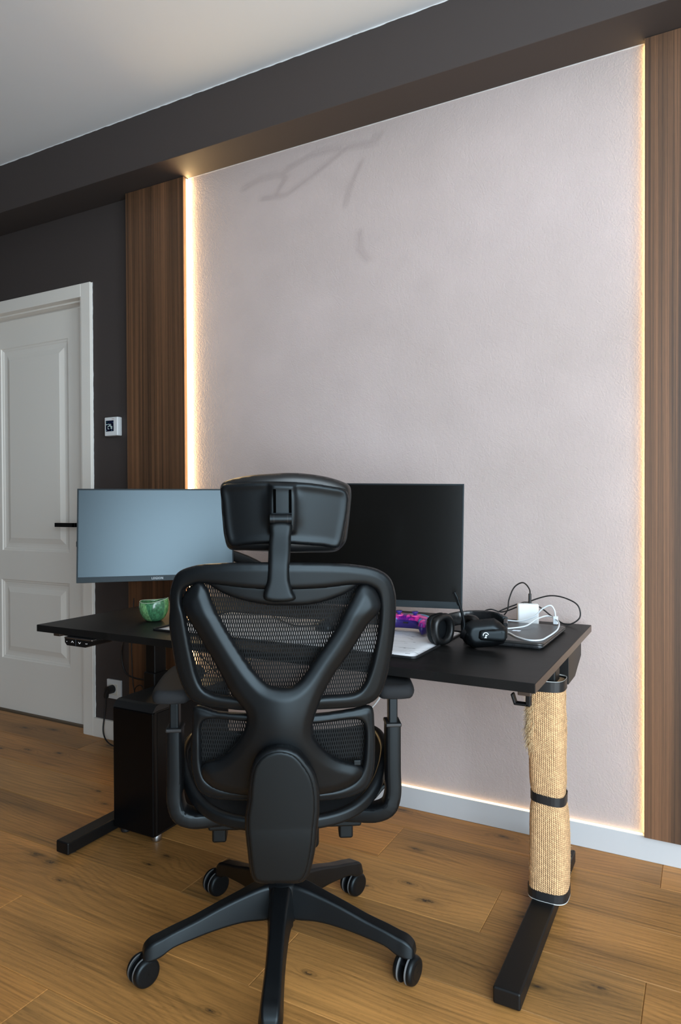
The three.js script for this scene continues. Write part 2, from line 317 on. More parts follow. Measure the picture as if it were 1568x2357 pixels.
glazedWall('wall_right', -RZ1 - 0.2, 0.18, -WIN2.z1, -WIN2.z0, WIN2.y0, WIN2.y1, M.room, new THREE.Matrix4().makeTranslation(RX1, 0, 0).multiply(new THREE.Matrix4().makeRotationY(Math.PI / 2)));
{
  const g = uvMetres(box(-2.008, -0.174, 0.07, BY + 0.004, -0.021, 0), 0, 1), uv = g.attributes.uv;
  for (let i = 0; i < uv.count; i++) uv.setXY(i, (uv.getX(i) + 2.008) / 1.834, (uv.getY(i) - 0.07) / 2.484);
  struct('wall_accent', g, plaster);
}
struct('ceiling_beam', rbox(RX0, RX1, BY, CY + 0.02, -0.02, 0.168, 0.003, 2), M.dark);
{ // ragged bead of white filler along the ceiling joint, the door casing and the top of the plaster
  const bead = (n, along, w) => { const a = [], b = []; for (let i = 0; i <= n; i++) { const k = i / n * along; a.push([k, 0]); b.push([k, -w * (0.35 + 0.9 * fbm(k * 40, w * 900, 3))]); } return new THREE.ExtrudeGeometry(new THREE.Shape(straight([...a, ...b.reverse()])), { depth: 0.0012, bevelEnabled: false }); };
  struct('trim_1', bead(400, 5.2, 0.0045).translate(-3.9, CY, 0.1675), M.white);
  struct('trim_2', bead(260, 2.17, 0.006).rotateZ(Math.PI / 2).translate(-2.6265, 0.03, -0.0205), M.white);
  struct('trim_3', bead(300, 1.83, 0.004).translate(-2.006, BY, -0.0004), mat('pale_plaster_edge', lin(0.62, 0.57, 0.55), { roughness: 0.9 }));
}
struct('baseboard_back', rbox(-2.36, RX1, 0, 0.078, -0.02, 0.012, 0.002, 2), M.baseboard);
struct('baseboard_left', rbox(-2.628, -2.355, 0, 0.09, -0.03, -0.006, 0.002, 2), M.whitePaint);

// ------------------------------------------------------------------ door
{
  const d = structGroup('door_1');
  const x0 = -3.588, x1 = -2.703, y1 = 2.12, zf = -0.09, rims = [[-3.412, -2.882, 0.878, 1.976], [-3.424, -2.884, 0.287, 0.719]];
  const hole = ([a, b, c, e]) => straight([[a, c], [b, c], [b, e], [a, e]]);
  struct('door_leaf', extrude(straight([[x0, 0.008], [x1, 0.008], [x1, y1], [x0, y1]]), 0.03, 0.001, rims.map(hole)).translate(0, 0, zf - 0.031), M.whitePaint, d);
  for (const [a, b, c, e] of rims) {                              // moulded recess: ovolo step, slope, then a flat raised field
    const ring = (i, z) => [V3(a + i, c + i, zf + z), V3(b - i, c + i, zf + z), V3(b - i, e - i, zf + z), V3(a + i, e - i, zf + z)];
    const rings = [ring(0, -0.001), ring(0.004, -0.006), ring(0.010, -0.007), ring(0.016, -0.011), ring(0.030, -0.0125), ring(0.040, -0.012), ring(0.066, -0.003), ring(0.068, -0.002)];
    const pos = [], idx = [];
    for (let k = 0; k < rings.length - 1; k++) for (let i = 0; i < 4; i++) { const q = [rings[k][i], rings[k][(i + 1) % 4], rings[k + 1][(i + 1) % 4], rings[k + 1][i]], o = pos.length / 3; q.forEach((p) => pos.push(p.x, p.y, p.z)); idx.push(o, o + 1, o + 2, o, o + 2, o + 3); }
    const o = pos.length / 3, L = rings[rings.length - 1]; L.forEach((p) => pos.push(p.x, p.y, p.z)); idx.push(o, o + 1, o + 2, o, o + 2, o + 3);
    struct('door_panel', mergeGeometries([indexed(pos, idx).toNonIndexed(), box(a - 0.01, b + 0.01, c - 0.01, e + 0.01, zf - 0.028, zf - 0.018).toNonIndexed()].map((g) => { g.deleteAttribute('uv'); g.computeVertexNormals(); return g; })), M.whitePaint, d);
  }
  const fz = -0.006;
  struct('casing', rbox(-2.690, -2.626, 0, 2.2, -0.05, fz, 0.003, 2), M.whitePaint, d);
  struct('casing', rbox(-3.67, -3.606, 0, 2.2, -0.05, fz, 0.003, 2), M.whitePaint, d);
  struct('casing', rbox(-3.606, -2.690, 2.136, 2.2, -0.05, fz, 0.003, 2), M.whitePaint, d);
  struct('door_jamb', box(-2.701, -2.689, 0, 2.15, -0.18, -0.012), M.whitePaint, d);
  struct('door_jamb', box(-3.607, -3.590, 0, 2.15, -0.18, -0.012), M.whitePaint, d);
  struct('door_head', box(-3.590, -2.701, 2.128, 2.15, -0.18, -0.045), M.whitePaint, d);
  struct('threshold', box(-3.590, -2.701, 0.0005, 0.03, -0.17, -0.13), M.steel, d);
  const h = struct('door_handle', rbox(-2.815, -2.765, 0.998, 1.046, -0.092, -0.082, 0.002, 2), M.steel, d);
  h.userData.label = 'black square lever handle';
  mesh('lever', mergeGeometries([rbox(-2.925, -2.778, 1.012, 1.033, -0.045, -0.034, 0.002, 2), rbox(-2.796, -2.778, 1.012, 1.033, -0.085, -0.034, 0.002, 2)]), M.steel, h);
  const k = struct('lock_rose', rbox(-2.815, -2.765, 0.902, 0.950, -0.092, -0.082, 0.002, 2), M.steel, d);
  mesh('thumb_turn', rbox(-2.797, -2.783, 0.912, 0.940, -0.085, -0.058, 0.003, 2), M.steel, k);
}

// ------------------------------------------------------------------ walnut panels, light strips
function woodPanel(x0, x1, label) {
  const t = thing('wood_panel', label, 'wall panel', [(x0 + x1) / 2, 0.08, 0]);
  const w = (x1 - x0) / 2, h = BY - 0.082, g = rbox(-w + 0.0012, w - 0.0012, 0, h, 0.010, 0.028, 0.0012, 1);
  mesh('face_board', uvMetres(g, 0, 1, 1 / 0.36, 1 / 2.5), walnut, t);
  for (const s of [-1, 1]) mesh('edge_band', box(Math.min(s * w, s * (w - 0.0012)), Math.max(s * w, s * (w - 0.0012)), 0, h, 0.0105, 0.0275), walnutEdge, t);
  mesh('backing_batten', box(-w + 0.02, w - 0.02, 0, h, -0.019, 0.010), M.steel, t);
}
woodPanel(-2.352, -2.010, 'tall walnut veneer wall panel at the left of the pink plaster, behind the monitors');
woodPanel(-0.172, 0.170, 'tall walnut veneer wall panel at the right edge, right of the glowing strip');
function ledStrip(label, geo, pos, target, w, h, I, glow = 3.2) {
  const m = mesh('led_strip', geo, mat('led_diffuser', lin(0.9, 0.85, 0.75), { emissive: LED_COLOR, emissiveIntensity: glow })); tag(m, label, 'light strip');
  const l = new THREE.RectAreaLight(LED_COLOR, I, w, h); l.name = 'led_strip_light'; l.position.set(...pos); l.lookAt(...target); scene.add(l);
}
ledStrip('warm glowing vertical LED strip along the left walnut panel', box(-2.019, -2.0085, 0.082, BY - 0.004, 0.0005, 0.0095), [-2.0078, 1.315, 0.005], [0, 1.315, 0.005], 0.009, 2.46, 110);
ledStrip('warm vertical LED strip tucked behind the right walnut panel', box(-0.1705, -0.162, 0.082, BY - 0.004, 0.0005, 0.0095), [-0.1712, 1.315, 0.005], [-3, 1.315, 0.005], 0.009, 2.46, 11);
ledStrip('thin warm LED strip lying along the top of the white baseboard', box(-2.005, -0.178, 0.077, 0.0815, 0.001, 0.010), [-1.09, 0.0822, 0.0055], [-1.09, 3, 0.0055], 1.82, 0.008, 0.9, 1.7);

// ------------------------------------------------------------------ thermostat, socket
{
  const t = thing('thermostat', 'small white square thermostat with a dark digital display on the dark wall', 'thermostat', [-2.475, 1.492, -0.02]);
  mesh('housing', rbox(-0.042, 0.042, -0.044, 0.044, 0, 0.030, 0.004), M.white, t);
  const scr = canvasTex(256, 256, (c) => {
    c.fillStyle = '#04061c'; c.fillRect(0, 0, 256, 256); c.fillStyle = '#0b3a3f'; c.fillRect(6, 22, 60, 22); c.fillStyle = '#20406a'; c.fillRect(70, 34, 180, 5);
    c.strokeStyle = '#d6f2ee'; c.lineWidth = 9; c.lineJoin = 'round'; c.lineCap = 'round';
    const L = (...p) => { c.beginPath(); p.forEach(([x, y], i) => i ? c.lineTo(x, y) : c.moveTo(x, y)); c.stroke(); };
    L([68, 84], [108, 84], [108, 136], [66, 136], [66, 196], [110, 196]); L([134, 80], [134, 136], [166, 136]); L([166, 84], [166, 196]);
    c.lineWidth = 8; L([184, 140], [206, 140], [206, 194], [184, 194], [184, 140]);
    c.fillStyle = '#bfeaf2'; c.fillRect(14, 84, 38, 16); c.fillStyle = '#7fb0c8'; c.fillRect(14, 222, 18, 14); c.fillRect(186, 222, 18, 16); c.fillRect(232, 52, 12, 10);
  });
  const s = mesh('display', box(-0.032, 0.018, -0.023, 0.028, 0.0295, 0.0306), mat('lcd_display', lin(0.6, 0.6, 0.6), { map: scr, emissive: lin(0.35, 0.35, 0.35), emissiveMap: scr, roughness: 0.25 }), t);
  mesh('maker_mark', uvMetres(box(0.006, 0.022, 0.033, 0.0355, 0.0295, 0.0303), 0, 1), mat('faded_red_print', lin(0.45, 0.3, 0.3)), t);
  s.userData.label = 'dark blue display reading 24';
}
{
  const t = thing('wall_socket', 'white square wall socket low on the dark wall beside the door', 'socket', [-2.490, 0.244, -0.02]);
  mesh('cover_plate', rbox(-0.0455, 0.0455, -0.0455, 0.0455, 0, 0.011, 0.002), M.white, t);
  mesh('insert', extrude(rrect(0.052, 0.052, 0.002, 3), 0.004, 0.0008, [rrect(0.040, 0.040, 0.0199, 8)]).translate(0, 0, 0.009), mat('ivory_insert', lin(0.74, 0.70, 0.62)), t);
  const p = thing('power_plug', 'black angled power plug with its cord, plugged into the white wall socket', 'plug', [-2.494, 0.247, -0.006]);
  mesh('plug_body', mergeGeometries([new THREE.CylinderGeometry(0.0185, 0.0195, 0.034, 24).rotateX(Math.PI / 2).translate(0, 0, 0.017).toNonIndexed(), sweep([[0, 0.004, 0.026], [-0.010, -0.014, 0.028], [-0.016, -0.036, 0.026]], 0.009, 0.010, 0.004, [1, 0, 0]).toNonIndexed()].map((g) => { g.deleteAttribute('uv'); return g; })), M.cable, p);
  mesh('cord', tube([[-0.016, -0.034, 0.026], [-0.019, -0.07, 0.026], [-0.024, -0.13, 0.03], [-0.02, -0.2, 0.04], [0.04, -0.236, 0.06], [0.3, -0.24, 0.06], [0.5, -0.24, 0.1]], 0.0035, 70, 8), M.cable, p);
}

// ------------------------------------------------------------------ desk
const DT = 0.734, DX0 = -1.92, DX1 = -0.325, DZ0 = 0.05, DZ1 = 0.852, DH = 0.022;
{
  const t = thing('standing_desk', 'black electric standing desk with T-shaped legs, its right leg wrapped in sisal', 'desk');
  const top = mesh('desk_top', uvMetres(rbox(DX0, DX1, DT - DH, DT, DZ0, DZ1, 0.0012, 1), 0, 2, 1 / 1.6, 1 / 0.8), deskTop, t);
  mesh('edge_band', box(DX1 - 0.0002, DX1 + 0.0008, DT - DH + 0.0012, DT - 0.0012, DZ0 + 0.001, DZ1 - 0.001), deskEdge, top);
  const foot = (x0, x1) => { const f = mesh('foot', rbox(x0, x1, 0.006, 0.045, 0.134, 0.845, 0.005, 3), M.steel, t); for (const z of [0.17, 0.81]) mesh('levelling_pad', new THREE.CylinderGeometry(0.016, 0.018, 0.007, 16).translate((x0 + x1) / 2, 0.0035, z), M.cable, f); return f; };
  foot(-1.846, -1.790); foot(-0.421, -0.359);
  const leg = (x, hw) => { const l = mesh('leg', rbox(x - hw, x + hw, 0.044, 0.50, 0.372, 0.448, 0.006), M.steel, t); mesh('upper_leg_stage', rbox(x - hw + 0.005, x + hw - 0.005, 0.44, 0.70, 0.379, 0.441, 0.005), M.steel, l); };
  leg(-1.824, 0.028); leg(-0.389, 0.033);
  mesh('frame_rail', rbox(-1.85, -0.37, 0.660, 0.709, 0.365, 0.395, 0.003, 2), M.steel, t);
  mesh('frame_rail', rbox(-1.85, -0.37, 0.660, 0.709, 0.440, 0.470, 0.003, 2), M.steel, t);
  // tapered steel side arms under the top
  for (const [x, s] of [[-1.875, -1], [-0.346, 1]]) {
    const rail = mesh('side_rail', rbox(x - 0.03, x, 0.690, 0.7115, 0.075, 0.80, 0.002, 2), M.steelBrown, t);
    const pts = straight([[-0.10, 0.690], [-0.10, 0.645], [-0.21, 0.604], [-0.318, 0.604], [-0.318, 0.690]]);
    mesh('gusset', extrude(pts, 0.044, 0.001).rotateY(Math.PI / 2).translate(x - 0.047, 0, 0), M.steel, rail);
  }
  // sisal sleeve round the right leg, held by three black straps
  const cx = -0.386, cz = 0.410, N = 96, R = 120, rings = [];
  const wrapAt = (y) => { const k = (y - 0.03) / 0.61; return 1 + 0.05 * Math.sin(k * 6.3 + 0.6) - 0.10 * Math.exp(-(((y - 0.318) / 0.03) ** 2)) - 0.06 * sstep(y, 0.4, 0.66) + 0.05 * Math.exp(-(((y - 0.50) / 0.05) ** 2)); };
  for (let j = 0; j <= R; j++) {
    const y = 0.066 + (0.634 - 0.066) * j / R, s = wrapAt(y), off = 0.004 * Math.sin(y * 9), loop = [];
    for (let i = 0; i < N; i++) {
      const a = i / N * 2 * Math.PI, e = 3.2, c = Math.cos(a), q = Math.sin(a), k = 1 / ((Math.abs(c) ** e + Math.abs(q) ** e) ** (1 / e));
      const scuff = y > 0.43 && y < 0.60 ? 0.004 * (fbm(a * 4, y * 40, 3) - 0.3) : 0.0012 * (fbm(a * 3, y * 12, 2) - 0.5);
      loop.push(V3(cx + off + c * k * (0.050 * s + scuff), y, cz + q * k * (0.050 * s + scuff)));
    }
    rings.push(loop.reverse());
  }
  const RU = 60, weave = (kind) => tex(512, 1024, (x, y) => {
    const u = x / 512 * 18, v = y / 1024 * 40, iu = Math.floor(u), du = u - iu - 0.5, vv = v + (iu % 2) * 0.5, iv = Math.floor(vv), dv = vv - iv - 0.5;
    const tw = du + dv * 0.25, b = Math.max(0, 1 - (tw / 0.5) ** 2) * (0.45 + 0.55 * Math.max(0, 1 - (dv / 0.5) ** 2)), f = fbm(u * 5, v * 5, 2);
    if (kind === 'bump') { const L = 255 * clamp(b * 0.9 + f * 0.12, 0, 1); return [L, L, L]; }
    const n = hash(iu, iv), L = 0.78 + 0.23 * sstep(b, 0.0, 0.5) + (n - 0.5) * 0.16 + (f - 0.5) * 0.16; return [228 * L, 182 * L, 134 * L];
  }, kind !== 'bump');
  const wc = weave('color'), wb = weave('bump'); for (const q of [wc, wb]) { q.repeat.set(RU / 18, 104 / 40); }
  const sleeve = mesh('sisal_sleeve', loft(rings, { caps: true }), mat('sisal_weave', lin(1, 1, 1), { roughness: 0.95, map: wc, bumpMap: wb, bumpScale: 0.003 }), t);
  sleeve.userData.label = 'woven sisal sleeve, frayed at upper left';
  const fibres = []; // frayed fibres where the sleeve has been scratched
  const near = (y, a) => { const j = clamp(Math.round((y - 0.066) / 0.568 * R), 0, R), i = N - 1 - Math.round(((a / (2 * Math.PI)) % 1 + 1) % 1 * N) % N; return rings[j][(i + N) % N]; };
  for (let k = 0; k < 2600; k++) {
    const zone = rnd(), y = zone < 0.7 ? rr(0.45, 0.60) : rr(0.08, 0.62), a = zone < 0.7 ? rr(2.0, 4.2) : rr(0, 6.28), p = near(y, a), d = V3(p.x - cx, 0, p.z - cz).normalize(), l = zone < 0.7 ? rr(0.004, 0.014) : rr(0.002, 0.005);
    const q = p.clone().addScaledVector(d, l * 0.6).add(V3(rr(-0.3, 0.3) * l, rr(-1.2, 0.4) * l, rr(-0.3, 0.3) * l)), e = q.clone().add(V3(rr(-0.6, 0.6) * l, rr(-1, 0.3) * l, rr(-0.6, 0.6) * l));
    fibres.push(new THREE.TubeGeometry(new THREE.QuadraticBezierCurve3(p, q, e), 3, 0.00024, 3));
  }
  const ff = mesh('frayed_fibre', mergeGeometries(fibres), mat('sisal_fibre', lin(0.72, 0.54, 0.31), { roughness: 0.9 }), sleeve); ff.userData.kind = 'stuff';
  const strap = (y0, y1, tilt, grow = 1.03) => {
    const out = [];
    for (const [y, g] of [[y0, grow - 0.01], [y0, grow + 0.012], [y1, grow + 0.012], [y1, grow - 0.01]]) {
      const loop = []; for (let i = 0; i < N; i++) { const a = i / N * 2 * Math.PI, e = 3.2, c = Math.cos(a), q = Math.sin(a), k = 1 / ((Math.abs(c) ** e + Math.abs(q) ** e) ** (1 / e)), s = wrapAt(clamp((y0 + y1) / 2, 0.03, 0.64)) * g; loop.push(V3(cx + 0.004 * Math.sin(y0 * 9) + c * k * 0.050 * s, y + tilt * c, cz + q * k * 0.050 * s)); }
      out.push(loop.reverse());
    }
    return loft(out, { caps: false, crease: 0.5 });
  };
  mesh('strap', strap(0.046, 0.070, 0), M.cable, sleeve); mesh('strap', strap(0.306, 0.330, -0.004, 1.06), M.cable, sleeve); mesh('strap', strap(0.612, 0.640, 0.002), M.cable, sleeve);
  for (const y of [0.045, 0.641]) mesh('white_hem', strap(y - 0.0015, y + 0.0012, 0, y < 0.1 ? 1.035 : 1.0), mat('white_hem', lin(0.6, 0.6, 0.58), { roughness: 0.8 }), sleeve);
}
{ // height control under the left front edge
  const t = thing('desk_control', 'black push-button control panel with arrows under the left front edge of the desk', 'control panel', [-1.722, DT - DH, 0.86]);
  const face = straight([[-0.062, -0.006], [-0.061, -0.022], [-0.052, -0.031], [0.030, -0.031], [0.052, -0.022], [0.062, -0.010], [0.062, -0.006]]);
  mesh('housing', extrude(face, 0.10, 0.0015).translate(0, 0, -0.105), M.steel, t);
  mesh('mounting_plate', rbox(-0.085, 0.085, -0.006, -0.0005, -0.10, -0.02, 0.001, 1), M.steel, t);
  mesh('silver_trim', rbox(-0.061, 0.062, -0.0085, -0.0045, -0.03, -0.0015, 0.001, 1), M.chrome, t);
  const wm = mat('white_print', lin(0.75, 0.75, 0.75), { emissive: lin(0.2, 0.2, 0.2) }), bar = (x0, y0, x1, y1) => { const l = Math.hypot(x1 - x0, y1 - y0); return new THREE.BoxGeometry(l, 0.0012, 0.0005).rotateZ(Math.atan2(y1 - y0, x1 - x0)).translate((x0 + x1) / 2, (y0 + y1) / 2, -0.0032); };
  mesh('up_arrow', mergeGeometries([bar(-0.031, -0.020, -0.026, -0.015), bar(-0.026, -0.015, -0.021, -0.020)]), wm, t);
  mesh('down_arrow', mergeGeometries([bar(0.001, -0.016, 0.006, -0.021), bar(0.006, -0.021, 0.011, -0.016)]), wm, t);
  for (const x of [-0.051, 0.0335, 0.0385]) mesh('dot', new THREE.CylinderGeometry(0.0012, 0.0012, 0.0006, 8).rotateX(Math.PI / 2).translate(x, -0.0185, -0.0032), wm, t);
  mesh('divider', box(-0.0115, -0.0105, -0.030, -0.007, -0.0036, -0.0030), mat('divider', lin(0.06, 0.08, 0.1)), t);
}
{
  const h = mesh('headphone_hook', mergeGeometries([rbox(-0.379, -0.368, 0.640, 0.7115, 0.69, 0.71, 0.002, 2), rbox(-0.407, -0.372, 0.640, 0.646, 0.69, 0.71, 0.002, 2), rbox(-0.003, 0.003, 0, 0.026, 0.69, 0.71, 0.002, 2).rotateZ(0.32).translate(-0.404, 0.641, 0)]), M.steel);
  tag(h, 'small black hook hanging under the front right corner of the desk', 'hook');
}

// ------------------------------------------------------------------ computer tower
{
  const t = thing('computer_tower', 'black computer tower standing on the floor under the left of the desk', 'computer', [-1.694, 0, 0.455]);
  mesh('case', rbox(-0.090, 0.090, 0.022, 0.440, -0.20, 0.196, 0.004), M.steel, t);
  mesh('front_panel', rbox(-0.0905, 0.0905, 0.024, 0.436, 0.190, 0.206, 0.005), M.gloss, t);
  mesh('top_cover', extrude(straight([[-0.20, 0.438], [0.186, 0.438], [0.205, 0.436], [0.190, 0.455], [0.178, 0.459], [-0.20, 0.459]]), 0.178, 0.001).rotateY(-Math.PI / 2).translate(0.089, 0, 0), mat('dark_plastic_bevel', lin(0.014, 0.014, 0.015), { roughness: 0.5 }), t);
  mesh('side_panel', rbox(0.089, 0.0915, 0.03, 0.432, -0.19, 0.185, 0.001, 1), M.gloss, t);
  for (const [x, z] of [[-0.07, 0.17], [0.07, 0.17], [-0.07, -0.17], [0.07, -0.17]]) mesh('foot', new THREE.LatheGeometry([[0.001, 0], [0.015, 0], [0.017, 0.003], [0.017, 0.02], [0.012, 0.0225], [0.001, 0.0225]].map((p) => V2(...p)), 24).translate(x, 0, z), x > 0 && z > 0 ? M.chrome : M.cable, t);
  mesh('power_button', new THREE.CylinderGeometry(0.006, 0.006, 0.003, 20).translate(0.05, 0.4605, 0.15), M.chrome, t);
}

// ------------------------------------------------------------------ monitors on arms
const font = await new FontLoader().loadAsync('fonts/droid/droid_sans_bold.typeface.json');
function monitor(label, pos, turn, tilt, roll, W, H, brand) {
  const t = thing('monitor', label, 'monitor', pos); t.rotation.set(tilt, turn, roll, 'YXZ');
  const w = W / 2, h = H / 2, chin = 0.020;
  mesh('housing', mergeGeometries([rbox(-w, w, -h, h, -0.018, -0.002, 0.003, 2), rbox(-w * 0.62, w * 0.62, -h * 0.7, h * 0.55, -0.05, -0.016, 0.012, 3)]), M.plasticSoft, t);
  mesh('screen', box(-w + 0.005, w - 0.005, -h + chin, h - 0.005, -0.003, -0.0012), mat('matt_screen', brand ? lin(0.006, 0.007, 0.010) : lin(0.0042, 0.0038, 0.0034), brand ? { roughness: 0.30, ior: 1.74, specularColor: lin(0.72, 0.9, 1.0) } : { roughness: 0.16, specularIntensity: 0.5 }), t);
  const c = mesh('bezel', extrude(straight([[-w, -h], [w, -h], [w, h], [-w, h]]), 0.0015, 0.0006, [straight([[-w + 0.0045, -h + chin], [w - 0.0045, -h + chin], [w - 0.0045, h - 0.0045], [-w + 0.0045, h - 0.0045]])]).translate(0, 0, -0.0025), M.plastic, t);
  if (brand) { const g = new TextGeometry(brand, { font, size: 0.0082, depth: 0.0003, curveSegments: 4 }); g.computeBoundingBox(); mesh('brand_lettering', g.translate(-g.boundingBox.max.x / 2, -h + 0.0055, 0), mat('silver_print', lin(0.42, 0.45, 0.48), { roughness: 0.4 }), c); }
  return t;
}
monitor('monitor with a pale blue screen turned inwards at the left end of the desk', [-1.785, 1.013, 0.441], rad(42.6), rad(-8.6), 0, 0.556, 0.340, 'LEGION');
monitor('large black-screened monitor behind the chair headrest, above the gamepad', [-0.901, 1.003, 0.517], rad(17.2), rad(-5.5), rad(-0.9), 0.585, 0.362, null);
{
  const t = thing('monitor_mount', 'black two-armed monitor mount clamped to the back edge of the desk', 'monitor arm', [-1.36, 0, 0.085]);
  mesh('clamp', mergeGeometries([rbox(-0.045, 0.045, DT + 0.0005, DT + 0.012, -0.055, 0.06, 0.003), rbox(-0.03, 0.03, 0.66, DT + 0.005, -0.058, -0.046, 0.002), rbox(-0.03, 0.03, 0.66, 0.672, -0.058, 0.03, 0.002)]), M.steel, t);
  mesh('pole', new THREE.CylinderGeometry(0.018, 0.02, 0.06, 24).translate(0, DT + 0.04, 0.01), M.steel, t);
  const arm = (p, q) => { const a = mesh('arm', sweep([[0, DT + 0.055, 0.01], [lerp(0, q[0], 0.05), DT + 0.058, lerp(0.01, q[2], 0.05)], p, q], 0.020, 0.013, 0.006, [0, 1, 0]), M.steel, t); return a; };
  const a1 = arm([-0.22, 0.905, 0.090], [-0.478, 1.0, 0.276]);
  mesh('mounting_plate', new RoundedBoxGeometry(0.11, 0.11, 0.012, 2, 0.003).rotateX(rad(-8.6)).rotateY(rad(42.6)).translate(-0.466, 1.0038, 0.311), M.steel, a1);
  const a2 = arm([0.20, 0.90, 0.22], [0.438, 0.995, 0.36]);
  mesh('mounting_plate', new RoundedBoxGeometry(0.11, 0.11, 0.012, 2, 0.003).rotateX(rad(-5.5)).rotateY(rad(17.2)).translate(0.441, 0.997, 0.373), M.steel, a2);
}

// ------------------------------------------------------------------ things on the desk
{ // long printed desk mat
  const x0 = -1.516, x1 = -0.638, z0 = 0.357, z1 = 0.757, W = x1 - x0, D = z1 - z0;
  const t = thing('desk_mat', 'long white desk mat printed with thin circuit lines, black stitched edge', 'desk mat', [(x0 + x1) / 2, DT, (z0 + z1) / 2]);
  const print = canvasTex(2048, 936, (c, w, h) => {
    c.fillStyle = '#d4d3d6'; c.fillRect(0, 0, w, h);
    for (let i = 0; i < 120; i++) {
      let x = rnd() * w, y = rnd() * h; c.strokeStyle = c.fillStyle = rnd() < 0.35 ? '#2b2a2e' : '#8f9096'; c.lineWidth = rr(1.5, 4); c.beginPath(); c.moveTo(x, y);
      for (let k = 0; k < 3; k++) { const l = rr(30, 160), a = [0, 0, Math.PI / 5, -Math.PI / 5, Math.PI][Math.floor(rnd() * 5)]; x += l * Math.cos(a); y += l * Math.sin(a); c.lineTo(x, y); } c.stroke();
      c.beginPath(); c.ellipse(x, y, rr(4, 12), rr(3, 6), 0, 0, 7); rnd() < 0.5 ? c.fill() : c.stroke();
    }
    c.strokeStyle = '#1c1b20'; c.lineWidth = 3; for (let i = 0; i < 26; i++) { const x = rnd() * w, y = rnd() * h, l = rr(20, 90); c.strokeRect(x, y, l, rr(4, 10)); }
  });
  const top = plate(rrect(W - 0.010, D - 0.010, 0.012), { t: 0.0034, tb: 0, r: 0.0008, cell: 0.02 });
  top.rotateX(-Math.PI / 2); uvMetres(top, 0, 2, 1 / W, -1 / D);
  const uv = top.attributes.uv; for (let i = 0; i < uv.count; i++) uv.setXY(i, uv.getX(i) + 0.5, uv.getY(i) + 0.5);
  mesh('printed_face', top, mat('printed_cloth', lin(1, 1, 1), { roughness: 0.8, map: print }), t);
  mesh('stitched_edge', extrude(rrect(W, D, 0.016), 0.0032, 0.0012, [rrect(W - 0.0105, D - 0.0105, 0.0115)]).rotateX(-Math.PI / 2).translate(0, 0.0014, 0), M.cable, t);
}
{ // green bowl
  const t = thing('bowl', 'small glazed green bowl with an uneven rim at the left end of the desk', 'bowl', [-1.630, DT, 0.622]);
  const N = 72, prof = [[0.001, 0.001], [0.020, 0.0], [0.029, 0.004], [0.038, 0.014], [0.0455, 0.030], [0.0485, 0.046], [0.0480, 0.060], [0.0465, 0.068], [0.0445, 0.0685], [0.0435, 0.064], [0.044, 0.050], [0.041, 0.034], [0.033, 0.018], [0.02, 0.009], [0.001, 0.008]];
  const rings = prof.map(([r, y]) => { const l = []; for (let i = 0; i < N; i++) { const a = i / N * 2 * Math.PI, k = y / 0.068, lift = 0.0035 * k * k * Math.sin(a * 2 + 0.7) + 0.0045 * k * k * Math.cos(a - 0.5), q = 1 + 0.025 * Math.sin(a * 3 + 1) * k; l.push(V3(Math.cos(a) * r * q, y + lift, -Math.sin(a) * r * q)); } return l; });
  const glaze = tex(512, 256, (x, y) => {
    const a = x / 512, v = y / 256, s = fbm(a * 60, v * 30, 3), cells = [[0.10, 0.3, 96, 160, 84], [0.28, 0.36, 150, 196, 120], [0.33, 0.16, 92, 140, 104], [0.22, 0.12, 74, 128, 88], [0.41, 0.25, 44, 122, 84], [0.55, 0.3, 66, 140, 96], [0.72, 0.2, 120, 180, 108], [0.9, 0.3, 60, 130, 80], [0.5, 0.7, 60, 120, 66], [0.2, 0.75, 40, 110, 76], [0.8, 0.75, 80, 150, 86]];
    let b = cells[0], m = 9; for (const c of cells) { const d = Math.hypot(Math.min(Math.abs(a - c[0]), 1 - Math.abs(a - c[0])) * 1.8, v - c[1]); if (d < m) { m = d; b = c; } }
    const L = 0.62 + s * 0.62; return [(b[2] * 0.85 + 22) * L, (b[3] * 0.9 + 12) * L, (b[4] * 0.9 + 18) * L];
  });
  mesh('body', loft(rings, { caps: false }), mat('green_glaze', lin(1, 1, 1), { roughness: 0.22, map: glaze, clearcoat: 0.6, clearcoatRoughness: 0.1, side: THREE.DoubleSide }), t);
  const rim = []; for (let i = 0; i < 48; i++) { const a = i / 48 * 2 * Math.PI, q = 1 + 0.025 * Math.sin(a * 3 + 1); rim.push([Math.cos(a) * 0.0457 * q, 0.0685 + 0.0035 * Math.sin(a * 2 + 0.7) + 0.0045 * Math.cos(a - 0.5), -Math.sin(a) * 0.0457 * q]); }
  mesh('rim', tube(rim, 0.0011, 96, 6, true), mat('pale_rim', lin(0.42, 0.48, 0.36), { roughness: 0.3 }), t);
}
{ // mouse and its cable on the mat
  const t = thing('computer_mouse', 'dark computer mouse on the white mat, seen through the chair mesh', 'mouse', [-1.03, DT + 0.0042, 0.50], rad(12));
  mesh('shell', plate(rrect(0.064, 0.118, 0.03, 8), { t: 0.036, tb: 0.0, r: 0.034, cell: 0.004 }).rotateX(-Math.PI / 2), M.plastic, t);
  mesh('wheel', new THREE.CylinderGeometry(0.009, 0.009, 0.007, 20).rotateZ(Math.PI / 2).translate(0, 0.030, -0.034), M.cable, t);
  mesh('cable', tube([[0, 0.006, -0.058], [-0.02, 0.004, -0.09], [-0.07, 0.003, -0.07], [-0.05, 0.003, -0.03], [-0.10, 0.003, 0.0], [-0.17, 0.003, -0.06], [-0.25, 0.003, -0.16]], 0.0022, 80, 6), M.cable, t);
}
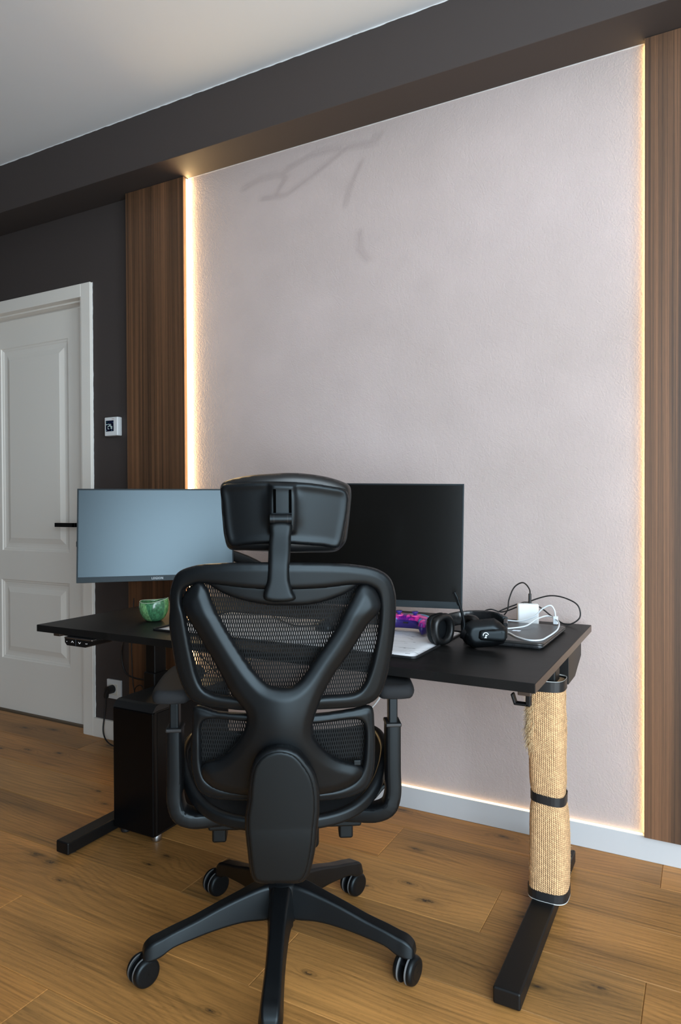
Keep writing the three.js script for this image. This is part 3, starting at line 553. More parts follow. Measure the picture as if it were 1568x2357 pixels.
{ // gamepad
  const t = thing('gamepad', 'purple game controller with a pink and turquoise camouflage face, lying on the mat', 'game controller', [-0.787, DT + 0.0042, 0.452], rad(4));
  const half = [[0, 0.042], [0.030, 0.043], [0.058, 0.040], [0.073, 0.028], [0.078, 0.004], [0.079, -0.025], [0.074, -0.050], [0.064, -0.066], [0.053, -0.060], [0.045, -0.036], [0.034, -0.020], [0.018, -0.016]];
  const out = smooth([...half, [0, -0.016], ...half.slice(1).reverse().map(([x, y]) => [-x, y])], 110);
  const sag = (x, y) => 0.0400 - 0.007 * sstep(Math.abs(x), 0.03, 0.08) - 0.09 * Math.max(0, -0.012 - y);
  const camo = tex(512, 320, (x, y) => { const u = x / 90, v = y / 90, a = fbm(u * 1.3, v * 1.3, 3), b = fbm(u * 1.5 + 30, v * 1.5 + 8, 3), f = (fbm(u * 8, v * 8, 2) - 0.5) * 40; const c = a > 0.57 ? [28, 150, 196] : b > 0.56 ? [236, 64, 160] : b > 0.45 ? [170, 36, 140] : [96, 20, 120]; return [c[0] + f, c[1] + f * 0.6, c[2] + f]; });
  camo.repeat.set(1 / 0.16, 1 / 0.10);
  mesh('face_shell', plate(out, { surf: sag, t: 0.013, tb: 0.002, r: 0.016, cell: 0.003 }).rotateX(-Math.PI / 2), mat('camouflage_print', lin(1, 1, 1), { roughness: 0.32, map: camo }), t);
  mesh('back_shell', plate(out, { surf: (x, y) => sag(x, y) - 0.0015, t: 0.002, tb: 0.026, r: 0.004, rb: 0.016, cell: 0.003 }).rotateX(-Math.PI / 2), mat('deep_purple_plastic', lin(0.022, 0.008, 0.12), { roughness: 0.4 }), t);
  for (const s of [-1, 1]) {
    const k = mesh('thumb_stick', new THREE.LatheGeometry([[0.001, 0.026], [0.007, 0.0265], [0.0095, 0.028], [0.0095, 0.024], [0.005, 0.021], [0.0045, 0.008], [0.001, 0.007]].map((p) => V2(...p)), 28).translate(s * 0.025, 0.037, 0.004), mat('violet_plastic', lin(0.045, 0.03, 0.25), { roughness: 0.4 }), t);
    mesh('collar', new THREE.TorusGeometry(0.0105, 0.0028, 10, 28).rotateX(Math.PI / 2).translate(s * 0.025, 0.0515, 0.004), mat('pink_ring', lin(0.75, 0.06, 0.32), { roughness: 0.35 }), k);
  }
  mesh('port', box(-0.007, 0.007, 0.030, 0.034, 0.0145, 0.0185), M.cable, t);
}
{ // laptop, turned so that its long side runs towards the wall
  const t = thing('laptop', 'closed dark grey laptop lying at the right end of the desk', 'laptop', [-0.490, DT, 0.347], rad(-1));
  const sh = rrect(0.222, 0.312, 0.010, 6);
  const base = mesh('base', plate(sh, { surf: () => 0.0075, t: 0.0025, tb: 0.0065, r: 0.0025, rb: 0.006, cell: 0.008 }).rotateX(-Math.PI / 2), mat('space_grey', lin(0.055, 0.056, 0.060), { roughness: 0.36, metalness: 0.6 }), t);
  mesh('lid', plate(sh, { surf: () => 0.0125, t: 0.0032, tb: 0.002, r: 0.0025, cell: 0.008 }).rotateX(-Math.PI / 2), mat('space_grey_lid', lin(0.045, 0.043, 0.042), { roughness: 0.34, metalness: 0.5 }), t);
  const logo = new THREE.Shape(smooth([[0, 0.011], [0.006, 0.013], [0.011, 0.009], [0.009, 0.004], [0.010, -0.003], [0.007, -0.010], [0.003, -0.0115], [0, -0.0105], [-0.003, -0.0115], [-0.008, -0.009], [-0.0115, 0], [-0.0105, 0.009], [-0.005, 0.013]], 40));
  mesh('lid_emblem', mergeGeometries([new THREE.ExtrudeGeometry(logo, { depth: 0.0003, bevelEnabled: false }), new THREE.ExtrudeGeometry(new THREE.Shape(smooth([[0, 0.014], [0.004, 0.016], [0.0055, 0.021], [0.001, 0.0185]], 16)), { depth: 0.0003, bevelEnabled: false })]).rotateZ(Math.PI / 2).rotateX(-Math.PI / 2).translate(0, 0.0156, -0.008), mat('mirror_emblem', lin(0.6, 0.6, 0.62), { roughness: 0.08, metalness: 1 }), t);
  for (const [x, w] of [[0.010, 0.014], [0.035, 0.009], [0.062, 0.014], [0.082, 0.010]]) mesh('port', extrude(rrect(w, 0.0035, 0.0017, 3), 0.001, 0).translate(x, 0.0068, 0.1555), M.cable, base);
}
{ // charger with its cords
  const t = thing('power_adapter', 'square white power adapter standing upright behind the closed laptop', 'power adapter', [-0.505, DT, 0.135], rad(20));
  mesh('body', rbox(-0.033, 0.033, 0.001, 0.068, -0.015, 0.015, 0.006, 4), M.white, t);
  mesh('plug_socket', rbox(-0.014, 0.014, 0.067, 0.069, -0.008, 0.008, 0.001, 2), mat('grey_plastic', lin(0.4, 0.4, 0.4)), t);
  const k = mesh('black_cord', tube([[-0.499, 0.812, 0.135], [-0.499, 0.825, 0.133], [-0.503, 0.845, 0.12], [-0.527, 0.864, 0.105], [-0.555, 0.849, 0.1], [-0.574, 0.806, 0.1], [-0.580, 0.769, 0.1], [-0.599, 0.748, 0.1], [-0.614, 0.757, 0.1], [-0.563, 0.785, 0.09], [-0.520, 0.798, 0.085], [-0.479, 0.784, 0.08], [-0.431, 0.752, 0.085], [-0.388, 0.738, 0.1], [-0.352, 0.763, 0.1], [-0.358, 0.799, 0.095], [-0.398, 0.819, 0.085], [-0.445, 0.823, 0.075], [-0.492, 0.809, 0.07], [-0.548, 0.782, 0.07], [-0.606, 0.759, 0.075], [-0.640, 0.766, 0.08], [-0.662, 0.759, 0.08], [-0.690, 0.738, 0.08], [-0.76, 0.737, 0.07]], 0.0023, 260, 8), M.cable);
  tag(k, 'thin black cord looping up from the white power adapter', 'cord');
  mesh('cord_plug', new THREE.CylinderGeometry(0.0048, 0.0048, 0.030, 14).translate(-0.4985, 0.8185, 0.135), M.cable, k);
  const w = mesh('white_cord', tube([[-0.60, 0.754, 0.21], [-0.555, 0.755, 0.205], [-0.511, 0.756, 0.205], [-0.471, 0.772, 0.2], [-0.444, 0.799, 0.2], [-0.421, 0.809, 0.198], [-0.411, 0.795, 0.195], [-0.4085, 0.775, 0.19]], 0.0023, 90, 8), M.whiteCable);
  tag(w, 'white cord arching over the laptop into an upright white plug', 'cord');
  mesh('cord_plug', rbox(-0.4155, -0.4015, 0.7515, 0.776, 0.184, 0.194, 0.002, 2), M.whiteCable, w);
  const z = mesh('white_cord', tube([[-0.54, 0.753, 0.35], [-0.51, 0.753, 0.326], [-0.477, 0.756, 0.286], [-0.458, 0.768, 0.21], [-0.435, 0.772, 0.17], [-0.402, 0.766, 0.20], [-0.381, 0.758, 0.30], [-0.388, 0.7525, 0.405], [-0.398, 0.7525, 0.466], [-0.421, 0.7525, 0.478], [-0.464, 0.7525, 0.446], [-0.498, 0.7525, 0.398], [-0.53, 0.7525, 0.37]], 0.0023, 160, 8), M.whiteCable);
  tag(z, 'white cord lying in a wide loop on the closed laptop', 'cord');
}
{ // headset lying with its cups facing each other
  const t = thing('gaming_headset', 'black gaming headset with a microphone boom, lying in front of the laptop', 'headset', [-0.575, DT, 0.555]);
  const cupShape = smooth([[-0.034, 0.030], [-0.010, 0.041], [0.020, 0.040], [0.036, 0.020], [0.038, -0.010], [0.026, -0.036], [0, -0.043], [-0.026, -0.036], [-0.038, -0.008]], 80);
  // left ear cup: ear cushion facing right
  const cup = mesh('ear_cup', plate(cupShape, { surf: () => 0, t: 0.010, tb: 0.014, r: 0.012, cell: 0.003 }).rotateY(Math.PI / 2 - 0.45).translate(-0.078, 0.0445, 0.002), M.plastic, t);
  const ringHole = smooth([[-0.012, 0.020], [0.008, 0.024], [0.019, 0.010], [0.016, -0.014], [0, -0.025], [-0.016, -0.014], [-0.019, 0.006]], 60);
  mesh('ear_cushion', plate(cupShape.map((p) => V2(p.x * 1.04, p.y * 1.02)), { holes: [ringHole], surf: () => 0.018, t: 0.013, tb: 0.010, r: 0.011, cell: 0.003 }).rotateY(Math.PI / 2 - 0.45).translate(-0.078, 0.0445, 0.002), M.leather, cup);
  // right ear cup: long faceted shell facing the camera
  const face = straight([[-0.058, -0.002], [-0.050, 0.026], [-0.034, 0.034], [0.026, 0.041], [0.040, 0.032], [0.056, 0.018], [0.060, -0.008], [0.052, -0.026], [0.020, -0.036], [-0.028, -0.040], [-0.046, -0.030]]);
  const c2 = mesh('ear_cup', plate(face, { surf: () => 0, t: 0.022, tb: 0.020, r: 0.016, rb: 0.012, cell: 0.003, flat: true }).rotateY(0.38).translate(0.052, 0.0425, 0.004), M.plastic, t);
  mesh('ear_cushion', plate(cupShape, { holes: [ringHole], surf: () => 0, t: 0.012, tb: 0.012, r: 0.011, cell: 0.003 }).rotateY(-Math.PI / 2 + 0.95).translate(0.012, 0.0445, -0.012), M.leather, c2);
  const side = mesh('side_plate', plate(straight([[-0.016, -0.008], [-0.014, 0.010], [-0.008, 0.013], [0.050, 0.018], [0.056, 0.012], [0.054, -0.012], [0.046, -0.016], [-0.010, -0.013]]), { surf: () => 0.025, t: 0.004, tb: 0.006, r: 0.004, cell: 0.0025, flat: true }).rotateY(0.38).translate(0.052, 0.0415, 0.004), M.plasticSoft, c2);
  { // round emblem on the side plate
    const arc = (r, a0, a1, wd) => { const p = []; for (let i = 0; i <= 14; i++) { const a = lerp(a0, a1, i / 14); p.push([r * Math.cos(a), r * Math.sin(a)]); } const s = new THREE.Shape(straight([...p, ...p.slice().reverse().map(([x, y]) => [x * (1 - wd / r), y * (1 - wd / r)])])); return new THREE.ExtrudeGeometry(s, { depth: 0.0004, bevelEnabled: false, curveSegments: 2 }); };
    mesh('emblem', mergeGeometries([arc(0.0078, 0.15, 3.3, 0.0020), new THREE.ExtrudeGeometry(new THREE.Shape(straight([[-0.001, 0.001], [0.004, 0.001], [0.004, -0.002], [0.0015, -0.002], [0.0015, -0.0055], [0.003, -0.0075], [-0.004, -0.0075], [-0.003, -0.0055], [-0.001, -0.005]])), { depth: 0.0004, bevelEnabled: false })]).translate(0.002, 0.001, 0.0289).rotateY(0.38).translate(0.052, 0.0415, 0.004), mat('white_emblem', lin(0.62, 0.62, 0.64)), side);
  }
  const b = mesh('microphone_boom', sweep([[-0.002, 0.036, 0.030], [0.004, 0.062, 0.026], [-0.002, 0.092, 0.022], [-0.010, 0.120, 0.024], [-0.0165, 0.139, 0.026]], 0.0034, 0.0026, 0.001, [1, 0, 0.4], { seg: 30 }), M.plastic, t);
  mesh('microphone', sweep([[-0.009, 0.116, 0.024], [-0.016, 0.137, 0.026], [-0.022, 0.150, 0.028]], 0.0048, 0.004, 0.0015, [1, 0, 0.4]), M.plasticSoft, b);
  mesh('pivot', new THREE.CylinderGeometry(0.016, 0.016, 0.012, 28).rotateZ(Math.PI / 2 - 0.4).translate(0.004, 0.040, 0.020), M.gloss, b);
  const band = [[-0.074, 0.052, -0.02], [-0.066, 0.058, -0.06], [-0.035, 0.063, -0.095], [0.010, 0.066, -0.108], [0.055, 0.066, -0.098], [0.088, 0.060, -0.070], [0.099, 0.050, -0.035]];
  const hb = mesh('headband', sweep(band, 0.019, 0.0055, 0.004, [0, 1, 0], { seg: 60 }), mat('smoked_plastic', lin(0.014, 0.014, 0.015), { roughness: 0.2 }), t);
  for (let k = 0; k < 9; k++) mesh('rib', new THREE.BoxGeometry(0.0016, 0.040, 0.0135).rotateY(-0.55 - k * 0.07).translate(0.050 + k * 0.0052, 0.0645 - k * 0.0007, -0.100 + k * k * 0.00036 + k * 0.002), M.plasticSoft, hb);
  const y1 = mesh('yoke', sweep([[-0.082, 0.046, 0.006], [-0.084, 0.050, -0.02], [-0.076, 0.052, -0.05]], 0.014, 0.004, 0.003, [0, 1, 0]), M.plastic, t);
  for (const z of [-0.026, -0.038]) mesh('slot', rbox(-0.0845 + (z + 0.026) * -0.3, -0.0735 + (z + 0.026) * -0.3, 0.043, 0.061, z - 0.003, z + 0.003, 0.001, 1), M.cable, y1);
  mesh('yoke', sweep([[0.097, 0.048, -0.035], [0.104, 0.044, -0.01], [0.098, 0.040, 0.012]], 0.014, 0.006, 0.004, [0, 1, 0]), M.plastic, t);
}
{ // loose cables under the desk
  const c = (label, pts, r, m = M.cable) => tag(mesh('cable', tube(pts, r, 120, 7), m), label, 'cable');
  c('black cable drooping from under the desk in front of the wall socket', [[-2.0, 0.70, 0.35], [-2.12, 0.60, 0.25], [-2.36, 0.47, 0.06], [-2.372, 0.40, 0.05], [-2.35, 0.352, 0.05], [-2.30, 0.336, 0.05], [-2.216, 0.333, 0.05], [-2.0, 0.335, 0.06]], 0.0042);
  c('thin black cable hanging straight down the left walnut panel under the desk', [[-2.28, 0.70, 0.066], [-2.296, 0.484, 0.066], [-2.294, 0.40, 0.066], [-2.291, 0.336, 0.066], [-2.278, 0.275, 0.066], [-2.23, 0.25, 0.072], [-2.21, 0.285, 0.074], [-2.235, 0.315, 0.074], [-2.268, 0.295, 0.076], [-2.263, 0.22, 0.076], [-2.2, 0.05, 0.076]], 0.0026);
  c('black cable sagging behind the desk near the left glowing strip', [[-1.95, 0.60, 0.06], [-1.90, 0.475, 0.06], [-1.865, 0.453, 0.06], [-1.80, 0.40, 0.06], [-1.74, 0.372, 0.06], [-1.66, 0.45, 0.06], [-1.60, 0.60, 0.06]], 0.0035);
  c('second black cable crossing the first behind the chair back', [[-1.96, 0.33, 0.075], [-1.90, 0.385, 0.075], [-1.83, 0.43, 0.075], [-1.76, 0.435, 0.075], [-1.68, 0.40, 0.075], [-1.60, 0.30, 0.075]], 0.003);
  const coil = []; for (let i = 0; i <= 420; i++) { const k = i / 420, a = k * 60 * 2 * Math.PI, x = lerp(-1.010, -1.12, k) + 0.028 * Math.sin(k * Math.PI * 0.9), y = lerp(0.50, 0.345, k); coil.push([x + 0.0042 * Math.cos(a), y + 0.002 * Math.cos(a), 0.12 + 0.0042 * Math.sin(a)]); }
  tag(mesh('coiled_cord', tube(coil, 0.0011, 1700, 5), M.whiteCable), 'coiled pale cord hanging behind the right armrest of the chair', 'cord');
}

// ------------------------------------------------------------------ office chair
{
  const t = thing('office_chair', 'black ergonomic mesh office chair with headrest, seen from behind', 'office chair', [-0.934, 0, 0.913], rad(32));
  const up = (u, v) => 0.205 + 0.15 * (v - 0.67) - 0.55 * u * u, lo = (u, v) => 0.20 + 0.05 * (v - 0.67) - 0.5 * u * u;
  const FRAME_OUT = [[-0.234, 0.899], [-0.231, 0.939], [-0.215, 0.975], [-0.179, 0.991], [-0.127, 0.997], [-0.075, 0.999], [-0.023, 0.999], [0.029, 0.998], [0.098, 0.996], [0.169, 0.990], [0.216, 0.979], [0.243, 0.960], [0.256, 0.928], [0.259, 0.891], [0.255, 0.816], [0.243, 0.742], [0.228, 0.697], [0.209, 0.678], [0.172, 0.669], [0.077, 0.669], [-0.002, 0.669], [-0.077, 0.671], [-0.170, 0.682], [-0.195, 0.694], [-0.209, 0.716], [-0.223, 0.756], [-0.232, 0.815], [-0.237, 0.863]];
  const FRAME_IN = [[-0.205, 0.911], [-0.202, 0.936], [-0.189, 0.947], [-0.166, 0.953], [-0.135, 0.951], [-0.076, 0.944], [-0.024, 0.940], [0.028, 0.939], [0.098, 0.941], [0.162, 0.946], [0.195, 0.942], [0.213, 0.930], [0.220, 0.900], [0.219, 0.856], [0.211, 0.801], [0.197, 0.745], [0.183, 0.716], [0.168, 0.704], [0.098, 0.701], [-0.002, 0.699], [-0.080, 0.702], [-0.140, 0.709], [-0.162, 0.721], [-0.174, 0.743], [-0.185, 0.791], [-0.194, 0.846], [-0.200, 0.889]];
  const CRESCENT = [[-0.155, 0.960], [-0.076, 0.953], [-0.024, 0.950], [0.028, 0.950], [0.098, 0.951], [0.182, 0.955], [0.155, 0.932], [0.119, 0.917], [0.084, 0.908], [0.049, 0.904], [0.021, 0.904], [-0.014, 0.905], [-0.055, 0.912], [-0.093, 0.922], [-0.128, 0.938]];
  const SPINE = [[-0.200, 0.917], [-0.190, 0.938], [-0.164, 0.954], [-0.134, 0.896], [-0.097, 0.829], [-0.056, 0.766], [-0.028, 0.737], [-0.007, 0.729], [0.010, 0.727], [0.027, 0.729], [0.048, 0.743], [0.083, 0.791], [0.126, 0.853], [0.150, 0.899], [0.182, 0.945], [0.207, 0.933], [0.218, 0.896], [0.190, 0.861], [0.151, 0.801], [0.115, 0.752], [0.090, 0.707], [0.074, 0.666], [0.069, 0.645], [0.070, 0.625], [0.078, 0.608], [0.099, 0.579], [0.131, 0.554], [0.178, 0.534], [0.184, 0.517], [0.168, 0.498], [0.130, 0.484], [0.07, 0.480], [0.0, 0.480], [-0.065, 0.484], [-0.115, 0.490], [-0.150, 0.502], [-0.168, 0.522], [-0.166, 0.548], [-0.133, 0.562], [-0.101, 0.589], [-0.076, 0.626], [-0.065, 0.658], [-0.068, 0.680], [-0.078, 0.692], [-0.099, 0.718], [-0.119, 0.757], [-0.146, 0.807], [-0.170, 0.850], [-0.195, 0.894]];
  const LOW_OUT = [[-0.186, 0.678], [-0.192, 0.631], [-0.196, 0.583], [-0.194, 0.527], [-0.179, 0.487], [-0.147, 0.472], [-0.080, 0.467], [0.002, 0.465], [0.088, 0.461], [0.160, 0.465], [0.197, 0.482], [0.211, 0.513], [0.215, 0.570], [0.213, 0.619], [0.208, 0.664], [0.199, 0.670], [0.160, 0.665], [0.081, 0.659], [0.003, 0.659], [-0.079, 0.664], [-0.133, 0.668]];
  const LOW_IN = [[-0.171, 0.636], [-0.172, 0.592], [-0.170, 0.544], [-0.159, 0.516], [-0.127, 0.499], [-0.080, 0.493], [0.002, 0.489], [0.088, 0.485], [0.140, 0.491], [0.168, 0.505], [0.183, 0.528], [0.190, 0.581], [0.188, 0.625], [0.178, 0.638], [0.077, 0.636], [0.003, 0.638], [-0.075, 0.645], [-0.161, 0.648]];
  const COLUMN = [[-0.065, 0.508], [-0.062, 0.545], [-0.051, 0.586], [-0.029, 0.608], [0.004, 0.616], [0.036, 0.607], [0.060, 0.582], [0.076, 0.555], [0.084, 0.525], [0.086, 0.480], [0.082, 0.440], [0.076, 0.385], [0.062, 0.330], [0.050, 0.316], [0.0, 0.315], [-0.048, 0.318], [-0.058, 0.327], [-0.068, 0.395], [-0.072, 0.460]];
  const HEAD_OUT = [[-0.125, 1.165], [-0.106, 1.175], [-0.062, 1.184], [-0.020, 1.187], [0.023, 1.189], [0.065, 1.187], [0.109, 1.180], [0.140, 1.171], [0.158, 1.162], [0.162, 1.147], [0.160, 1.111], [0.155, 1.063], [0.150, 1.036], [0.138, 1.021], [0.127, 1.015], [0.065, 1.014], [0.028, 1.014], [-0.024, 1.017], [-0.069, 1.019], [-0.111, 1.023], [-0.120, 1.047], [-0.124, 1.087], [-0.126, 1.130]];
  const HEAD_SHELL = [[-0.123, 1.161], [-0.095, 1.167], [-0.046, 1.170], [0.008, 1.170], [0.065, 1.167], [0.109, 1.161], [0.149, 1.152], [0.155, 1.138], [0.154, 1.111], [0.147, 1.067], [0.139, 1.034], [0.131, 1.023], [0.098, 1.028], [0.065, 1.031], [0.028, 1.034], [-0.024, 1.035], [-0.069, 1.033], [-0.106, 1.030], [-0.113, 1.043], [-0.119, 1.078], [-0.122, 1.119]];
  const STEM = [[-0.016, 1.080], [0.029, 1.080], [0.028, 1.054], [0.027, 1.025], [0.0245, 0.987], [0.025, 0.962], [0.030, 0.941], [0.037, 0.921], [-0.029, 0.922], [-0.022, 0.963], [-0.020, 1.004], [-0.019, 1.036], [-0.017, 1.058]];
  const groove = (c, w, dp) => (d) => -dp * Math.exp(-(((d - c) / w) ** 2));
  // upper back
  const g1 = groove(0.0095, 0.0022, 0.004);
  const fo = smooth(FRAME_OUT, 200), fi = smooth(FRAME_IN, 180), distTo = (loop) => (x, y) => { let m = 1e9; for (const p of loop) m = Math.min(m, (p.x - x) ** 2 + (p.y - y) ** 2); return Math.sqrt(m); };
  const dOut = distTo(fo);
  const fr = mesh('back_frame', plate(fo, { holes: [fi], surf: up, t: 0.012, tb: 0.016, r: 0.010, cell: 0.0028, extra: (x, y, d) => d > 0 ? g1(dOut(x, y)) * sstep(d, 0.003, 0.007) : 0 }), M.plastic, t);
  mesh('back_mesh', sheet(smooth(FRAME_OUT.map(([u, v]) => [0.011 + (u - 0.011) * 0.95, 0.834 + (v - 0.834) * 0.95]), 160), (u, v) => up(u, v) - 0.012), fabric, t).userData.label = 'black see-through mesh';
  mesh('crescent_brace', plate(smooth(CRESCENT, 120), { surf: (u, v) => up(u, v) - 0.004, t: 0.006, tb: 0.006, r: 0.004, cell: 0.0035 }), M.plastic, fr);
  // lumbar section
  const l0 = smooth(LOW_OUT, 180), l1 = smooth(LOW_IN, 150), dLow = distTo(l0);
  const lf = mesh('lumbar_frame', plate(l0, { holes: [l1], surf: lo, t: 0.012, tb: 0.014, r: 0.009, cell: 0.0026, extra: (x, y, d) => d > 0 ? g1(dLow(x, y)) * sstep(d, 0.003, 0.007) : 0 }), M.plastic, t);
  mesh('lumbar_mesh', sheet(smooth(LOW_OUT.map(([u, v]) => [0.009 + (u - 0.009) * 0.95, 0.568 + (v - 0.568) * 0.94]), 140), (u, v) => lo(u, v) - 0.011), fabric, lf);
  for (const u of [-0.158, 0.172]) mesh('lumbar_clip', rbox(u - 0.008, u + 0.008, 0.540, 0.552, 0.185, 0.196, 0.002), M.plastic, lf);
  // X-shaped spine with ridged arms
  const sp = (u, v) => up(u, v) + 0.016 + 0.028 * Math.exp(-(((u - 0.01) / 0.10) ** 2) - ((v - 0.63) / 0.13) ** 2) - 0.012 * sstep(v, 0.88, 0.95);
  mesh('x_brace', plate(smooth(SPINE, 260), { surf: sp, t: 0.017, tb: 0.016, r: 0.022, rb: 0.006, cell: 0.003, flat: true, lip: 0.45, grow: 0.0035 }), M.plastic, t);
  // big curved column that carries the back, J-shaped in profile
  const col = (u, v) => 0.262 + 0.085 * Math.max(0, v - 0.44) - 0.30 * Math.max(0, 0.44 - v) ** 1.5 - 0.6 * (u - 0.01) ** 2;
  const cOut = smooth(COLUMN, 200), inset = smooth(COLUMN.map(([u, v]) => [0.006 + (u - 0.008) * 0.89, 0.47 + (v - 0.47) * 0.955]), 200);
  const cm = mesh('back_column', plate(cOut, { surf: col, t: 0.010, tb: 0.070, r: 0.007, rb: 0.02, cell: 0.0025 }), M.plastic, t);
  mesh('cover_plate', plate(inset, { surf: (u, v) => col(u, v) + 0.0085, t: 0.0040, tb: 0.003, r: 0.004, cell: 0.0022 }), M.plasticSoft, cm);
  mesh('column_foot', rbox(-0.045, 0.062, 0.335, 0.40, 0.0, 0.225, 0.015), M.plasticSoft, cm);
  // headrest
  const hd = (u, v) => 0.225 - 1.3 * (u - 0.015) ** 2 + 0.15 * (v - 1.1);
  const head = mesh('headrest', plate(smooth(HEAD_OUT, 180), { surf: (u, v) => hd(u, v) - 0.023, t: 0.018, tb: 0.035, r: 0.016, rb: 0.03, cell: 0.004 }), M.leather, t);
  const box2 = (u, v, u0, u1, v0, v1, s) => sstep(u, u0 - s, u0) * (1 - sstep(u, u1, u1 + s)) * sstep(v, v0 - s, v0) * (1 - sstep(v, v1, v1 + s));
  const shell = mesh('headrest_shell', plate(smooth(HEAD_SHELL, 180), { surf: (u, v) => hd(u, v) - 0.006, t: 0.0095, tb: 0.004, r: 0.005, cell: 0.003, extra: (u, v, d) => -0.0035 * sstep(d, 0.005, 0.020) + 0.012 * box2(u, v, -0.014, 0.034, 1.062, 1.19, 0.004) * sstep(d, 0.004, 0.010) + 0.007 * Math.exp(-(((u - 0.034) / 0.014) ** 2) - ((v - 1.112) / 0.036) ** 4) * sstep(u, 0.030, 0.037) + 0.007 * Math.exp(-(((u + 0.014) / 0.014) ** 2) - ((v - 1.112) / 0.036) ** 4) * sstep(-u, 0.010, 0.017) }), M.plastic, head);
  for (const u of [-0.0068, 0.0262]) mesh('slot', rbox(u - 0.0032, u + 0.0032, -0.026, 0.026, -0.003, 0.001, 0.0009, 1).rotateX(0.149).translate(0, 1.128, 0.2404), M.void, shell);
  const stem = (u, v) => 0.262 - 0.02 * sstep(v, 0.98, 1.08) - 0.0 * (1 - sstep(v, 0.93, 0.97)) - 0.4 * (u - 0.004) ** 2;
  const st = mesh('headrest_stem', plate(smooth(STEM, 160), { surf: stem, t: 0.010, tb: 0.012, r: 0.0045, cell: 0.003 }), M.plasticSoft, t);
  mesh('hinge', new THREE.CylinderGeometry(0.0105, 0.0105, 0.046, 28).rotateZ(Math.PI / 2).translate(0.0065, 1.090, 0.2445), M.plastic, st);
  for (const u of [-0.008, 0.021]) mesh('hinge_gap', new THREE.CylinderGeometry(0.0108, 0.0108, 0.0012, 28).rotateZ(Math.PI / 2).translate(u, 1.090, 0.2445), M.cable, st);
  // seat: dished mesh in a bowed rim
  const rimP = []; for (let i = 0; i < 64; i++) {
    const a = i / 64 * 2 * Math.PI, e = 2.7, c = Math.cos(a), s = Math.sin(a), k = 1 / ((Math.abs(c) ** e + Math.abs(s) ** e) ** (1 / e)), u = 0.252 * c * k, w = -0.055 + 0.215 * s * k;
    rimP.push([u + 0.009, 0.398 + 0.085 * sstep(0.16 - w, 0.0, 0.16) * 0.85 + 0.03 * (Math.abs(u) / 0.252) ** 2 - 0.02 * sstep(-w, 0.17, 0.27), w]);
  }
  const seat = new THREE.Group(); seat.name = 'seat'; t.add(seat);
  { const rings = []; const c = new THREE.CatmullRomCurve3(rimP.map((p) => V3(...p)), true); for (let i = 0; i < 140; i++) { const p = c.getPointAt(i / 140), tn = c.getTangentAt(i / 140), out = V3(p.x - 0.009, 0, p.z + 0.055).normalize(), up2 = V3(0, 1, 0); out.addScaledVector(tn, -out.dot(tn)).normalize(); up2.addScaledVector(tn, -up2.dot(tn)).normalize(); rings.push(rring(0.011, 0.015, 0.009, 4).map((q) => p.clone().addScaledVector(out, q.x).addScaledVector(up2, q.y))); }
    mesh('seat_rim', loft(rings, { closed: true }), M.plastic, seat); }
  { const pos = [], uv = [], idx = [], K = 22; for (let j = 0; j <= K; j++) for (let i = 0; i < 64; i++) { const k = j / K, p = rimP[i], x = 0.009 + (p[0] - 0.009) * k, z = -0.055 + (p[2] + 0.055) * k, y = lerp(0.425, p[1] + 0.010, k * k); pos.push(x, y, z); uv.push(x, z); }
    for (let j = 0; j < K; j++) for (let i = 0; i < 64; i++) { const a = j * 64 + i, b = j * 64 + (i + 1) % 64; idx.push(a, b, b + 64, a, b + 64, a + 64); }
    mesh('seat_mesh', indexed(pos, idx, uv), seatFabric, seat); }
  mesh('seat_pan', mergeGeometries([rbox(-0.17, 0.19, 0.358, 0.376, -0.20, 0.10, 0.006), rbox(-0.155, 0.17, 0.352, 0.372, 0.04, 0.075, 0.006)]), M.plasticSoft, seat);
  for (const u of [-0.147, 0.155]) mesh('seat_bracket', rbox(u - 0.017, u + 0.017, 0.318, 0.385, 0.03, 0.075, 0.006), M.plasticSoft, seat);
  mesh('tilt_mechanism', rbox(-0.07, 0.09, 0.30, 0.362, -0.12, 0.09, 0.014), M.plasticSoft, t);
  mesh('tilt_lever', mergeGeometries([sweep([[0.08, 0.335, -0.03], [0.20, 0.345, -0.03], [0.275, 0.405, -0.05]], 0.006, 0.005, 0.003, [0, 0, 1]), rbox(0.262, 0.292, 0.395, 0.412, -0.075, -0.03, 0.004)].map((g) => { const q = g.index ? g.toNonIndexed() : g; q.deleteAttribute('uv'); return q; })), M.plasticSoft, t);
  // armrests
  for (const s of [-1, 1]) {
    const U = (x) => 0.0105 + s * x, arm = mesh('armrest', sweep([[U(0.11), 0.388, 0.075], [U(0.17), 0.388, 0.085], [U(0.215), 0.391, 0.095], [U(0.243), 0.406, 0.10], [U(0.2535), 0.435, 0.10], [U(0.2535), 0.50, 0.10], [U(0.2535), 0.606, 0.10]], 0.026, 0.0175, 0.008, [0, 0, 1], { seg: 60 }), M.plastic, t);
    mesh('post', rbox(U(0.2535) - 0.0105, U(0.2535) + 0.0105, 0.56, 0.672, 0.082, 0.118, 0.004), M.plastic, arm);
    mesh('collar', rbox(U(0.2535) - 0.0185, U(0.2535) + 0.0185, 0.600, 0.609, 0.073, 0.127, 0.003), M.cable, arm);
    const pad = smooth([[-0.032, -0.142], [0.032, -0.142], [0.042, -0.128], [0.050, -0.06], [0.050, 0.06], [0.040, 0.118], [0.020, 0.130], [-0.020, 0.130], [-0.040, 0.118], [-0.046, 0.05], [-0.046, -0.07], [-0.041, -0.130]], 110);
    mesh('arm_pad', plate(pad.map((p) => V2(p.x * s, p.y)), { surf: () => 0, t: 0.017, tb: 0.013, r: 0.014, rb: 0.008, cell: 0.004 }).rotateX(-Math.PI / 2).translate(U(0.2575), 0.684, 0.005), M.foam, arm);
  }
